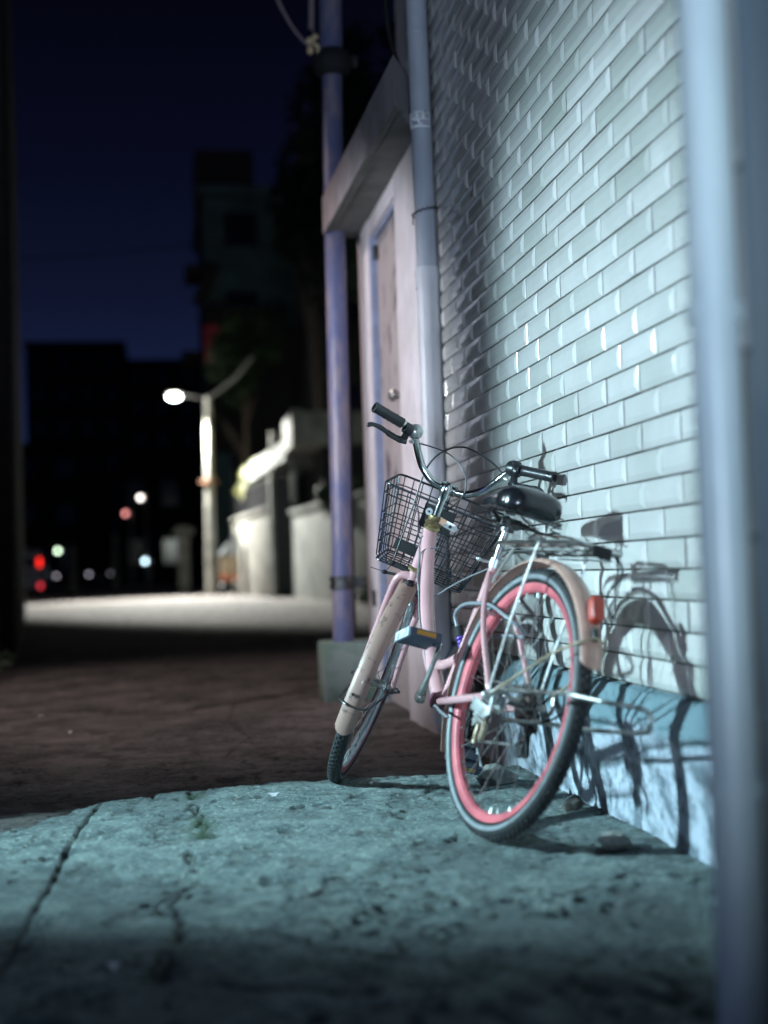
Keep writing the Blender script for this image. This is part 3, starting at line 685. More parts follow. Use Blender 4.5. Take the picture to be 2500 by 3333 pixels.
# bell on the left
mb=MB(); bc=F(.026,-.156,.246); bd=(F(-.04,0,.0)-F(0,0,0)+rt*.06+ax*.01).normalized()
bd=(V((0.15,-1,.05))).normalized()
mb.lathe([(.0215,.000),(.0225,.003),(.0215,.010),(.016,.0175),(.0095,.0205),(.0092,.0225),(.006,.0235),(.0,.0235)],bc+bd*.010,bd,26)
mb.lathe([(.0,.0),(.0215,.0),(.0225,.004),(.0215,.009),(.0,.009)],bc,bd,26); mb.tube([bc,F(.030,-.155,.240)],.006,8); mb.lathe([(.0112,-.007),(.015,-.007),(.015,.007),(.0112,.007)],F(.030,-.155,.243),F(.018,-.168,.252)-F(.046,-.125,.192),18)
mb.build('bell',M['alloy'],bk)
# fork
mb=MB(); mb.tube([T0-ax*.132,T0-ax*.175],.0165,18)
for s_ in(-1,1):
    pts=[F(0,0,-.162),F(0,s_*.018,-.162),F(0,s_*.036,-.170),F(.001,s_*.047,-.195),F(.003,s_*.050,-.25),F(.008,s_*.052,-.36),F(.022,s_*.054,-.45),F(.055,s_*.056,-.5286)]
    sp_=spline(pts,5); mb.tube(sp_,[.0145-.0065*i/len(sp_) for i in range(len(sp_))],14)
fk=mb.build('fork',M['pink'],bk)
for s_ in(-1,1):
    mb=MB(); mb.box(FC+EA*s_*.058,(.005,.022,.03),bev=.001); mb.tube([FC+EA*s_*.060,FC+EA*s_*.074],.009,6); mb.tube([FC+EA*s_*.074,FC+EA*s_*.082],.005,8); mb.build('axle_nut',M['darksteel'],fk)
# front brake: caliper arms with black noodles
mb=MB(); mb.tube(spline([F(.022,-.02,-.155),F(.026,-.045,-.150),F(.030,-.075,-.152)],5),.0065,8); mb.ball(F(.030,-.078,-.150),(.010,.010,.008)); mb.tube(spline([F(.022,-.02,-.170),F(.026,-.060,-.180),F(.03,-.088,-.186)],5),.0045,8); mb.ball(F(.03,-.092,-.186),(.009,.009,.007)); mb.tube([F(.03,-.078,-.156),F(.03,-.090,-.184)],.0012,6); mb.tube([F(.03,-.092,-.186),F(.035,-.138,-.190)],.0011,6)
mb.box(F(-.022,0,-.178),(.02,.018,.022),bev=.003); mb.tube([F(-.01,0,-.176),F(-.034,0,-.178)],.0055,8)
mb.build('front_brake',M['blackmatt'],fk)
# number plate bracket with sticker behind the stem
mb=MB(); mb.box(F(.006,.038,.040),(.052,.006,.024),rot=oriented(None,ff,ax),bev=.002) if False else None
Rb=Matrix((rt,ff,ax)).transposed()
mb.box(F(-.012,.040,.030),(.052,.004,.022),rot=Rb@Matrix.Rotation(R(8),3,'Y'),bev=.0015); mb.lathe([(.0,-.004),(.009,-.004),(.009,.004),(0,.004)],F(-.013,.066,.026),ff,14); mb.lathe([(.004,-.004),(.011,-.004),(.011,.004),(.004,.004)],F(-.006,-.024,.046),ff,14)
lb=mb.build('lamp_bracket',M['alloy'],bk)
mb=MB(); mb.box(F(-.0150,.026,.034),(.020,.0015,.018),rot=Rb@Matrix.Rotation(R(8),3,'Y')); mb.build('sticker',M['orange'],lb)
mb=MB(); mb.lathe([(.0,-.003),(.005,-.003),(.005,.003),(0,.003)],F(-.0155,.052,.028),ff,12); mb.build('screw',M['blackmatt'],lb)

# basket
def bas(u,v,w_): return F(u,v,w_)
def hoop(w_,u0,u1,v,r=.0017,cr=.03,mb=None,n=5,dip=0.,noback=False):
    P=[(u0,0,w_),(u0,v,w_),(u1,v,w_-dip),(u1,-v,w_-dip),(u0,-v,w_),(u0,0,w_)]
    mb.tube([F(*p) for p in rounded(P,cr,n)],r,6)
mb=MB()
def lv(t): # t 0 top..1 bottom : half width, back u, front u, w
    return (.192-.052*t, .060+.022*t, .315-.050*t, .066-.240*t)
for t,r in ((0,.0038),(.13,.0022),(.38,.0018),(.50,.0018),(.62,.0018),(.76,.0018),(.985,.0030)):
    v,u0_,u1_,w_=lv(t); hoop(w_,u0_,u1_,v,r,.035*(1-.3*t),mb,dip=(.0 if t>0 else -.0))
nb=12
for k in range(nb):
    q=-1+2*k/(nb-1); q*=.92
    pts=[]
    for t in (0,.3,.6,.93): v,u0_,u1_,w_=lv(t); pts.append(F(u0_,q*v,w_))
    v,u0_,u1_,w_=lv(1.0); pts.append(F(u0_+.012,q*v,w_)); pts.append(F(u1_-.012,q*v,w_))
    for t in (.93,.6,.3,0): v,u0_,u1_,w_=lv(t); pts.append(F(u1_,q*v,w_))
    mb.tube(pts,.0019,6)
ns_=6
for k in range(ns_):
    q=.06+.88*k/(ns_-1)
    pts=[]
    for t in (0,.3,.6,.93): v,u0_,u1_,w_=lv(t); pts.append(F(u0_+(u1_-u0_)*q,-v,w_))
    v,u0_,u1_,w_=lv(1.0); pts.append(F(u0_+(u1_-u0_)*q,-v+.012,w_)); pts.append(F(u0_+(u1_-u0_)*q,v-.012,w_))
    for t in (.93,.6,.3,0): v,u0_,u1_,w_=lv(t); pts.append(F(u0_+(u1_-u0_)*q,v,w_))
    mb.tube(pts,.0019,6)
bkt=mb.build('basket',M['wire'],bk)
mb=MB(); mb.box(F(.068,-.062,-.100),(.075,.004,.034),rot=Rb@Matrix.Rotation(R(2),3,'Y'),bev=.002); mb.build('name_plate',M['blackmatt'],bkt); mb=MB(); mb.box(F(.056,.0,.020),(.10,.004,.075),rot=Rb,bev=.006); mb.build('mounting_plate',M['blackmatt'],bkt)
mb=MB(); mb.tube([F(u,s_*.026+0,w_) for s_ in(1,) for u,w_ in((.066,.05),(.07,-.16))],.003,8); mb.tube([F(u,-.026,w_) for u,w_ in((.066,.05),(.07,-.16))],.003,8)
for s_ in(-1,1): mb.tube(spline([F(.09,s_*.03,-.178),F(.10,s_*.05,-.205),F(.085,s_*.056,-.34),F(.055,s_*.066,-.5286)],6),.0025,6) if False else None
mb.tube(spline([F(.07,-.145,.045),F(.055,-.09,.050),F(.05,-.06,.02),F(.045,-.035,-.045),F(.03,-.01,-.05)],6),.0022,6)
mb.tube(spline([F(.07,.17,.055),F(.06,.12,.045),F(.05,.07,-.005),F(.05,.05,-.01)],6),.0018,6)
mb.build('support_wire',M['wire'],bkt)

# brake cables
mb=MB()
mb.tube(spline([F(.034,-.145,.216),F(.04,-.10,.222),F(.03,-.03,.222),F(.0,.03,.195),F(-.012,.055,.150),F(-.005,.045,.105),F(.02,.02,.06)],10),.0022,8)
mb.build('front_brake_cable',M['cable'],bk)
mb=MB()
mb.tube(spline([F(.034,.145,.222),F(.05,.09,.245),F(.06,.0,.255),F(.055,-.06,.215),F(.05,-.085,.15),F(.04,-.082,.05),F(.035,-.080,-.05),F(.03,-.078,-.148)],10),.0028,8)
mb.build('rear_brake_cable',M['cable'],bk)
mb=MB()
mb.tube(spline([(0.022,.722,.745),(-.026,.735,.715),(-.024,.69,.60),(.024,.68,.60),(.022,.60,.62),(.02,.48,.650),(.012,.31,.678)],10),.0022,8)
mb.tube(spline([(-.012,.780,.790),(-.025,.765,.745),(-.0255,.722,.665),(-.0255,.668,.568),(-.024,.615,.495),(-.018,.44,.30)],8),.0024,6)
mb.tube(spline([(-.03,.39,.285),(-.05,.33,.284),(-.070,.25,.272),(-.074,.19,.262)],8),.0034,8)
mb.build('frame_cable',M['greycable'],bk)

# seat post, clamp, saddle
mb=MB(); mb.tube([(0,.272,.675),(0,.243,.790)],.0127,20); spst=mb.build('seat_post',M['chrome'],bk)
mb=MB(); mb.lathe([(.0155,-.012),(.0185,-.012),(.0185,.012),(.0155,.012)],(0,.2675,.684),(0,-.245,.97),20); mb.tube([(-.032,.300,.686),(.018,.292,.686)],.004,8); mb.ball((-.036,.302,.687),(.007,.007,.006)); mb.build('seat_clamp',M['alloy'],bk)
mb=MB()
# saddle: cross sections from nose to rear
secs=[(.405,.014,.870,.022),(.385,.027,.880,.036),(.34,.033,.884,.044),(.29,.043,.884,.052),(.24,.060,.886,.064),(.195,.080,.892,.080),(.155,.092,.896,.092),(.12,.094,.894,.094),(.095,.084,.888,.084),(.080,.060,.876,.060),(.074,.03,.862,.026)]
K=24; vs=[]
for (y,hw_,zt,hgt) in secs:
    for k in range(K):
        a=2*math.pi*k/K; c_,s_=math.cos(a),math.sin(a)
        x=hw_*math.copysign(abs(c_)**.75,c_); z=(s_ if s_>0 else s_*1.0)
        hgt_=hgt*.86; zz=zt-hgt_*.5+hgt_*.5*math.copysign(abs(z)**.8,z)
        if z>0: zz+=-.006*(1-abs(c_))*(1 if y<.2 else 0)
        vs.append((x*.92-.006,y,zz-.012-.02*(abs(x)/.1)**2*(1 if z<=0 else .4)))
fs=[(i*K+k,i*K+(k+1)%K,(i+1)*K+(k+1)%K,(i+1)*K+k) for i in range(len(secs)-1) for k in range(K)]
fs+= [tuple(range(K)),tuple(range((len(secs)-1)*K,len(secs)*K))]
mb.add(vs,fs); sad=mb.build('saddle',M['saddle'],bk,angle=60)
md=sad.modifiers.new('sub','SUBSURF'); md.levels=1; md.render_levels=2
mb=MB()
for s_ in(-1,1):
    mb.tube(spline([(s_*.006,.37,.832),(s_*.02,.33,.812),(s_*.022,.26,.796),(s_*.024,.20,.790),(s_*.045,.14,.772),(s_*.068,.105,.770)],6),.0038,8)
    hel=[(s_*.068+.0135*math.cos(t_),.108+.0135*math.sin(t_),.768+.050*t_/(2*math.pi*4)) for t_ in [i*.35 for i in range(int(2*math.pi*4/.35))]]
    mb.tube(hel,.0022,6)
mb.tube([(-.068,.108,.768),(.068,.108,.768)],.0035,8)
mb.tube(rounded([(.055,.10,.80),(.062,.055,.79),(.01,.045,.782),(-.04,.055,.79)],.02),.0022,6)
mb.build('saddle_rail',M['darksteel'],sad)
mb=MB(); mb.box((0,.243,.792),(.062,.036,.026),bev=.006); mb.tube([(-.040,.243,.794),(.040,.243,.794)],.006,8); mb.ball((-.042,.243,.794),.010); mb.ball((.042,.243,.794),.010); mb.lathe([(.0135,-.012),(.019,-.012),(.019,.010),(.0135,.012)],(0,.2455,.782),(0,-.245,.97),18); mb.build('saddle_clamp',M['darksteel'],sad)

# rear rack
mb=MB()
for s_ in(-1,1):
    mb.tube(rounded([(s_*.012,.215,.715),(s_*.030,.185,.722),(s_*.062,.15,.722),(s_*.066,-.20,.712),(s_*.062,-.262,.708),(0,-.266,.708)],.03),.0048,8)
    mb.tube([(s_*.026,.14,.722),(s_*.026,-.262,.712)],.0036,8)
for y in (.12,.03,-.06,-.15,-.235): mb.tube([(-.065,y,.720-.03*(.12-y)),(.065,y,.720-.03*(.12-y))],.0036,8)
mb.tube([(0,.215,.715),(0,.245,.700)],.004,8)
rk=mb.build('rear_rack',M['steel'],bk)
for s_ in(-1,1):
    mb=MB(); mb.tube([(s_*.067,-.082,.715),(s_*.070,-.078,.690),(s_*.070,-.030,.530),(s_*.068,.008,.350)],.0052,8,flat=.6,up=(1,0,0))
    mb.build('rack_strut',M['alloy'],rk); mb=MB(); mb.tube([(s_*.030,.115,.716),(s_*.024,.205,.640),(s_*.018,.222,.628)],.0042,8)
    mb.build('rack_strut',M['alloy'],rk)
    mb=MB(); mb.tube([(s_*.052,.03,.706),(s_*.052,-.23,.694)],.0032,8); mb.build('rack_rail',M['alloy'],rk)
mb=MB()   # sprung clip on top
mb.tube(rounded([(-.045,.02,.728),(-.05,-.03,.742),(-.050,-.20,.724),(.050,-.20,.724),(.050,-.03,.742),(.045,.02,.728)],.02),.0034,8)
for s_ in(-1,1):
    hel=[(s_*(.012+.026*i/60),.018+.0085*math.cos(i*.9),.734+.0085*math.sin(i*.9)) for i in range(60)]; mb.tube(hel,.0017,5)
mb.tube([(-.05,.018,.734),(.05,.018,.734)],.003,8)
mb.build('spring_clip',M['chrome'],rk)
mb=MB(); mb.box((.0,-.270,.700),(.05,.008,.028),bev=.003); mb.tube(spline([(.045,-.255,.705),(.052,-.27,.66),(.040,-.262,.60),(.055,-.285,.56)],6),.0028,6); mb.tube(spline([(.055,-.245,.705),(.068,-.262,.67),(.060,-.25,.63)],6),.003,6); mb.build('rack_end',M['blackmatt'],rk)

# cranks, pedals, chainring, chain, derailleur
def crank(s_, end):
    bb=V((s_*.072,.397,.300)); mb=MB(); d=(end-bb); dn=d.normalized()
    mb.tube([bb-dn*.008,bb+dn*.02,bb+dn*.06,end-dn*.03,end,end+dn*.008],[.013,.015,.0095,.0080,.0115,.008],12,flat=.72,up=(1,0,0))
    mb.lathe([(.0,-.012),(.017,-.010),(.0175,.004),(.014,.010),(.0,.011)],bb,(s_,0,0),20)
    c=mb.build('crank_arm',M['steel'],bk)
    pc_=end+V((s_*.056,.020,.006)); Rp=Matrix.Rotation(R(-14 if s_<0 else 40),3,'X')@Matrix.Rotation(R(0),3,'Y')
    mb=MB(); mb.tube([end,end+V((s_*.020,0,0))],.0065,10)
    # pedal body: frame of bars, seen as a chunky block
    mb.box(pc_+Rp@V((0,0,-.003)),(.088,.078,.017),rot=Rp,bev=.006,mi=0)
    mb.box(pc_+Rp@V((0,-.0,.004)),(.094,.030,.020),rot=Rp,bev=.006,mi=0)
    for q in(-1,1): mb.box(pc_+Rp@V((0,q*.041,.001)),(.092,.010,.026),rot=Rp,bev=.003,mi=0)
    mb.box(pc_+Rp@V((s_*.046,0,.001)),(.009,.086,.026),rot=Rp,bev=.003,mi=1)
    for q in(-.022,.022): mb.box(pc_+Rp@V((s_*.0515,q,.001)),(.003,.016,.014),rot=Rp,bev=.001,mi=1)
    p=mb.build('pedal',[M['pedal'],M['pedalend']],c)
    mb=MB()
    for q in(-1,1): mb.box(pc_+Rp@V((0,q*.0468,.003)),(.056,.003,.013),rot=Rp,bev=.001)
    mb.build('reflector',M['amber'],c)
crank(-1,V((-.080,.323,.440))); crank(1,V((.080,.474,.160)))
mb=MB(); K=44; vs=[]
for k in range(K*2):
    a=math.pi*k/K; r=.084 if k%2 else .089
    for x in(.050,.053): vs.append((x,.397+r*math.cos(a),.300+r*math.sin(a)))
for k in range(K*2):
    a=math.pi*k/K
    for x in(.050,.053): vs.append((x,.397+.068*math.cos(a),.300+.068*math.sin(a)))
n2=K*2; fs=[]
for k in range(n2):
    l=(k+1)%n2; A_,B_,C_,D_=k*2,k*2+1,l*2,l*2+1; E_=n2*2
    fs+=[(A_,C_,D_,B_),(E_+A_,E_+B_,E_+D_,E_+C_),(A_,E_+A_,E_+C_,C_),(B_,D_,E_+D_,E_+B_)]
mb.add(vs,fs,0,False)
for k in range(5):
    a=2*math.pi*k/5+.3; mb.box((.0515,.397+.045*math.cos(a),.300+.045*math.sin(a)),(.003,.055,.014),rot=Matrix.Rotation(a,3,'X'))
mb.build('chainring',M['darksteel'],bk)
mb=MB(); mb.lathe([(.092,.046),(.108,.046),(.108,.0475),(.092,.0475)],(0,.397,.300),(1,0,0),44); mb.lathe([(.110,.0575),(.080,.0605),(.110,.0615)],(0,.397,.300),(1,0,0),44); mb.build('chain_guard',M['blackmatt'],bk)
mb=MB()
def chain(pts):
    P_=[V(p) for p in pts]
    for a,b2 in zip(P_[:-1],P_[1:]):
        L=(b2-a).length; n=max(1,int(L/.0127)); d=(b2-a).normalized()
        ang=math.atan2(d.z,d.y)
        for i in range(n):
            c=a+d*(i+.5)*.0127; mb.box(c+V((.0035*(1 if i%2 else .55),0,0)),(.0012,.0135,.0075),rot=Matrix.Rotation(ang,3,'X')); mb.box(c-V((.0035*(1 if i%2 else .55),0,0)),(.0012,.0135,.0075),rot=Matrix.Rotation(ang,3,'X')); mb.tube([c-d*.0063-V((.004,0,0)),c-d*.0063+V((.004,0,0))],.0036,6,caps=False)
arc=[(.0515,.397+.088*math.cos(R(t_)),.300+.088*math.sin(R(t_))) for t_ in range(100,-101,-12)]
chain(arc); chain([(.0515,.38,.387),(.046,.0,.372)]); chain([(.0515,.380,.213),(.048,.03,.235)]); chain([(.048,.03,.235),(.048,-.01,.262),(.046,.02,.300)])
chain([(.046,.0+.042*math.cos(R(t_)),.3345+.040*math.sin(R(t_))) for t_ in range(90,271,18)])
mb.build('chain',M['steel'],bk)
mb=MB()
for k,(r,x) in enumerate(((.052,.031),(.046,.035),(.041,.039),(.036,.043),(.031,.047))): mb.lathe([(.012,x),(r,x),(r,x+.0018),(.012,x+.002)],(0,0,.3345),(1,0,0),30)
mb.build('freewheel',M['darksteel'],bk)
mb=MB(); mb.box((.062,-.012,.295),(.012,.022,.05),bev=.004); mb.box((.056,.0,.250),(.010,.024,.085),rot=Matrix.Rotation(R(-16),3,'X'),bev=.004); mb.lathe([(.0,-.004),(.020,-.004),(.020,.004),(0,.004)],(.049,.012,.226),(1,0,0),18); mb.lathe([(.0,-.004),(.018,-.004),(.018,.004),(0,.004)],(.049,-.010,.274),(1,0,0),18); mb.tube(spline([(.06,-.02,.30),(.07,-.07,.31),(.075,-.11,.34),(.07,-.09,.39),(.062,-.03,.345)],6),.0028,6); mb.build('derailleur',M['blackmatt'],bk)
# roller brake drum with arm, left side; mounting plate
mb=MB(); mb.lathe([(.0,-.048),(.030,-.047),(.038,-.040),(.040,-.036),(.0,-.034)],(0,0,.3345),(1,0,0),28); mb.box((-.068,.035,.302),(.006,.095,.034),rot=Matrix.Rotation(R(14),3,'X'),bev=.003); mb.box((-.071,.012,.282),(.005,.085,.020),rot=Matrix.Rotation(R(-24),3,'X'),bev=.003)
mb.box((-.070,-.022,.316),(.005,.014,.058),bev=.003); mb.tube([(-.070,.05,.285),(-.076,.0,.272),(-.074,-.03,.262)],.006,8); mb.build('brake_drum',M['alloy'],bk)
mb=MB(); mb.tube(spline([(-.072,-.012,.270),(-.078,-.030,.255),(-.076,-.022,.235),(-.068,-.010,.228)],6),.007,8); mb.tube([(-.072,.016,.262),(-.072,.020,.215)],.004,8); mb.box((-.072,.018,.236),(.009,.010,.022),bev=.002); mb.build('brake_arm',M['tan'],bk)
# raised rear stand
mb=MB()
mb.tube(rounded([(-.070,.02,.326),(-.080,-.083,.352),(-.080,-.39,.366),(-.050,-.50,.362),(.006,-.545,.366),(.020,-.568,.360),(.024,-.570,.332),(.040,-.545,.322),(.062,-.44,.316),(.070,-.28,.306),(.072,-.02,.300),(.066,.02,.318)],.022),.0052,10)
mb.tube(rounded([(.074,-.055,.375),(.076,-.062,.330),(.074,-.025,.310)],.015),.0050,8); mb.tube([(-.030,-.02,.285),(.066,-.035,.300)],.006,8)
mb.build('rear_stand',M['steel'],bk)
# lock: cable with violet combination barrel
mb=MB(); mb.tube(spline([(-.020,.372,.500),(-.030,.386,.535),(-.034,.345,.560),(-.036,.271,.567),(-.034,.178,.564),(-.030,.091,.540),(.0,.05,.515),(.034,.09,.50),(.036,.18,.50),(.030,.30,.490),(.006,.362,.478)],8),.0052,10); lk=mb.build('cable_lock',M['greycable'],bk)
mb=MB(); mb.tube([(-.016,.376,.505),(-.010,.366,.480)],.0125,14); mb.build('lock_cap',M['blackmatt'],lk)
mb=MB()
for k in range(5): c=V((-.009,.364,.476)).lerp(V((.004,.345,.440)),k/4); d=V((.013,-.019,-.036)).normalized(); mb.lathe([(.0,-.0038),(.0115,-.0038),(.013,-.0025),(.013,.0025),(.0115,.0038),(0,.0038)],c,d,12)
mb.build('combination_barrel',M['purple'],lk)
mb=MB()
for k,(y,z,r) in enumerate(((.742,.748,.0135),(.738,.742,.010),(.628,.508,.006))): 
    pass
# ------------------------------------------------------------------ small things on the ground
def rock(name,loc,s,m_,label,cat,group=None,seed=0,rot=0):
    bm=bmesh.new(); bmesh.ops.create_icosphere(bm,subdivisions=2,radius=1); rr=random.Random(seed)
    pl=[(V((rr.uniform(-1,1),rr.uniform(-1,1),rr.uniform(-1,1))).normalized(),rr.uniform(.55,.85)) for _ in range(9)]
    for v in bm.verts:
        for n_,d_ in pl:
            k=v.co.dot(n_)
            if k>d_: v.co-=n_*(k-d_)
        v.co=V((v.co.x*s[0],v.co.y*s[1],v.co.z*s[2])); v.co.rotate(Euler((0,0,rot)))
    me=bpy.data.meshes.new(name); bm.to_mesh(me); bm.free(); me.materials.append(m_); o=link(bpy.data.objects.new(name,me)); o.location=loc
    return tag(o,label,cat,group)
rock('stone',(1.005,3.02,.014),(.050,.036,.026),M['stone'],'pale angular stone lying in front of the rear wheel by the plinth','stone','stones along the wall',3)
rock('stone',(.975,4.02,.020),(.075,.05,.042),M['stone'],'flat dark stone against the plinth, seen through the rear wheel','stone','stones along the wall',5,.4)
rock('stone',(1.05,3.52,.012),(.05,.03,.03),M['dirt'],'dark crumbling clod at the plinth foot behind the rear tyre','stone','stones along the wall',12,.9)
leafn=[(.30,4.02,'curled pale scrap nearest the front tyre, right of it'),(.60,4.12,'pale scrap lying in the shadow between the two wheels'),(-.62,7.0,'white scrap by the dark road joint, far left'),(-.42,6.2,'white scrap left of the crack below the road joint'),(-.10,2.36,'pale violet scrap on the dark concrete near the bottom left')]
for i,(x,y,lb_) in enumerate(leafn):
    mb=MB(); n=6
    vs=[(.017*math.cos(a)*(1+.3*math.sin(3*a+i)),.011*math.sin(a),.003+.005*math.cos(2*a+i)) for a in [2*math.pi*k/10 for k in range(10)]]+[(0,0,.006)]
    mb.add(vs,[(k,(k+1)%10,10) for k in range(10)]); mb.add([(p[0],p[1],p[2]-.0012) for p in vs],[((k+1)%10,k,10) for k in range(10)])
    o=mb.build('litter_scrap',M['litter']); o.location=(x,y,-.026 if y>4.25 else .002); o.rotation_euler=(0,0,i*1.3); tag(o,lb_,'litter','scraps of litter on the lane')
# grit: loose grains nobody could count
mb=MB(); gr_=random.Random(5)
for i in range(2600):
    x=gr_.uniform(-1.1,1.1); y=gr_.uniform(2.0,6.5)
    if x>1.08: continue
    s=gr_.uniform(.0012,.0038)*(1.6 if gr_.random()<.06 else 1); zz=-.040 if y>4.3 else -.003
    j=int(np.searchsorted(xs,x)); k=int(np.searchsorted(ys,y)); zz=float(Z[min(k,ny-1),min(j,nx-1)])
    vs=[(x+s*gr_.uniform(.6,1.2)*a_,y+s*gr_.uniform(.6,1.2)*b_,zz+s*c_*.8) for a_,b_,c_ in((1,0,0),(-.5,.87,0),(-.5,-.87,0),(.1,0,1))]
    mb.add(vs,[(0,1,3),(1,2,3),(2,0,3)],0,False)
tag(mb.build('grit',M['stone']),'loose grit scattered over the concrete','grit',kind='stuff')
# a dead insect-like leaf stuck on the tiles
mb=MB(); mb.tube([(0,0,.03),(0.004,.004,.005),(0,.0,-.008)],.0012,5); mb.add([(0,0,-.006),(-.003,.022,-.020),(-.002,.008,-.022)],[(0,1,2)]); mb.add([(-.001,0,-.006),(-.004,.022,-.020),(-.003,.008,-.022)],[(2,1,0)])
o=mb.build('dead_leaf',M['ink']); o.location=(WX-.0115,4.78,2.02); tag(o,'tiny dark dead leaf caught on the upper tiles','leaf')

# house across the lane, out of frame: its open doorway lets the lamp's light out
oh=thing('opposite_house','dark house across the lane with one open lit doorway','house',(-2.0,3.5,0))
mb=MB()
for y0,y1,zz0,zz1 in ((-4,3.25,-.05,5),(3.82,9.5,-.05,5),(3.25,3.82,2.75,5)): mb.box((0,(y0+y1)/2-3.5,(zz0+zz1)/2),(.12,y1-y0,zz1-zz0))
mb.build('wall',M['leftwall'],oh)
mb=MB(); mb.box((.0,.035,2.73),(.16,.57,.03)); mb.box((-.03,.312,1.35),(.16,.02,2.7)); mb.box((-.03,-.245,1.35),(.16,.02,2.7)); mb.build('door_frame',M['bark'],oh)
lk_=thing('light_blocker','unseen box added to shade the ground, shoulder high locker beside the lit doorway across the lane','blocker',(-1.70,4.50,0))  # unseen box added to keep the doorway lamp off the road
mb=MB(); mb.box((0,0,.74),(.30,1.28,1.52),bev=.01); mb.build('body',M['grooved'],lk_)
mb=MB(); mb.box((.155,0,.76),(.012,1.18,1.36),bev=.004); mb.build('door',M['grooved'],lk_)  # front panel of the added blocking box
# ------------------------------------------------------------------ foliage
def crown(center, size, n, leaf, m_, name='crown', parent=None, seed=0, clumps=14):
    rr=random.Random(seed); cl=[]
    for i in range(clumps):
        while True:
            p=V((rr.uniform(-1,1),rr.uniform(-1,1),rr.uniform(-1,1)))
            if p.length<1: break
        cl.append((p*.75,rr.uniform(.22,.42)))
    mb=MB(); vs=[];fs=[]
    for i in range(n):
        c,r=rr.choice(cl); d=V((rr.gauss(0,1),rr.gauss(0,1),rr.gauss(0,1))).normalized()*r*rr.uniform(.6,1.05)
        p=c+d; p=V((p.x*size[0],p.y*size[1],p.z*size[2]))+V(center)
        a=V((rr.gauss(0,1),rr.gauss(0,1),rr.gauss(0,1))).normalized(); b2=a.orthogonal().normalized(); s=leaf*rr.uniform(.6,1.3)
        k=len(vs); vs+=[p-a*s,p+b2*s*.45,p+a*s,p-b2*s*.45]; fs.append((k,k+1,k+2,k+3))
    mb.add(vs,fs,0,False); return mb.build(name,m_,parent)
def tree(loc,h,size,label,m_='leafdark',seed=0,n=2600,leaf=.16,group='trees behind the boundary walls'):
    t_=thing('tree',label,'tree',loc,group); mb=MB()
    top=h-size[2]*.6
    mb.tube([(0,0,-.05),(.05,.03,top*.5),(0,.0,top)],[.16,.12,.07],10)
    rr=random.Random(seed)
    for k in range(6):
        a=rr.uniform(0,6.28); z=top*rr.uniform(.55,.95); e_=V((math.cos(a)*size[0]*.6,math.sin(a)*size[1]*.6,z+size[2]*rr.uniform(.3,.8))); mb.tube([(0,0,z),e_*.5+V((0,0,z*.5+.1)),e_],[.06,.04,.015],6)
    mb.build('trunk',M['bark'],t_); crown((0,0,h-size[2]*.2),size,n,leaf,M[m_],'crown',t_,seed)
# ------------------------------------------------------------------ street lamp far down the lane
SL=V((1.47,44,0))
sl=thing('street_lamp','tall pale concrete street lamp post with its lit lamp above the lane','street lamp',SL)
mb=MB(); mb.tube([(0,0,-.05),(.03,0,3.2),(.06,0,6.35)],[.17,.145,.12],20); mb.build('post',M['concrete'],sl)
mb=MB(); mb.lathe([(.15,3.55),(.20,3.55),(.20,3.68),(.15,3.68)],(.03,0,0),(0,0,1),16); mb.box((-.22,0,3.62),(.12,.08,.12),bev=.02); mb.box((.26,0,3.62),(.12,.08,.10),bev=.02); mb.build('band',M['rustpipe'],sl)
mb=MB(); mb.tube([(.06,0,6.25),(-.4,0,6.38),(-.8,0,6.42)],.035,10); mb.tube([(.06,0,6.3),(.9,-.2,6.9),(1.5,-.3,7.6)],.05,8); mb.build('arm',M['steel'],sl)
mb=MB(); mb.box((-1.02,0,6.45),(.50,.22,.09),bev=.03); hd_=mb.build('lamp_head',M['steel'],sl)
mb=MB(); mb.ball((-1.02,0,6.38),(.22,.10,.11),seg=16); mb.build('lens',ecol('lamp_lens_light',(.88,1.,.98),30),sl)
lamp('street_lamp_light','SPOT',SL+V((-1.02,-.05,6.22)),16500,(1.0,1.0,.92),SL+V((-1.02+1.98,-4.05,0)),spot_size=R(93),spot_blend=.10,shadow_soft_size=.12)
lamp('street_lamp_glow','POINT',SL+V((-1.02,-.35,6.4)),230,(1.0,1.0,.92),shadow_soft_size=.15)
lamp('far_wall_fill','SPOT',(1.2,12,5.4),2000,(.90,1.0,.94),(3.6,27,1.8),spot_size=R(52),spot_blend=.8,shadow_soft_size=.15)  # unseen spot added to brighten the parapet, stained wall and right side of road
# second lamp far behind, and the distant lights
def far_lamp(px,y,z,col,s,label,pole=True,group='distant street lamps',r=.13):
    t_=thing('street_lamp',label,'street lamp',(px,y,0),group)
    mb=MB(); mb.tube([(.35,0,-.05),(.35,0,z+.05),(.25,0,z+.2),(.0,0,z+.18)],.07,10); mb.build('post',M['concrete'],t_)
    mb=MB(); mb.ball((0,0,z),r); mb.build('lens',ecol('far_lamp_light',col,s),t_)
far_lamp(-1.42,90,5.77,(1,.92,.86),9,'distant lamp with the brightest warm white globe, on the tallest far pole')
far_lamp(-2.41,90.5,4.79,(1,.35,.33),4,'distant lamp with a pink red globe, just left of the tallest far pole')
far_lamp(-6.74,90,2.46,(.75,1,.72),7,'distant lamp with a pale green globe, leftmost of the far lights')
far_lamp(-1.20,89,1.62,(.65,.88,1),8,'distant lamp with a blue white globe, lowest and farthest right')
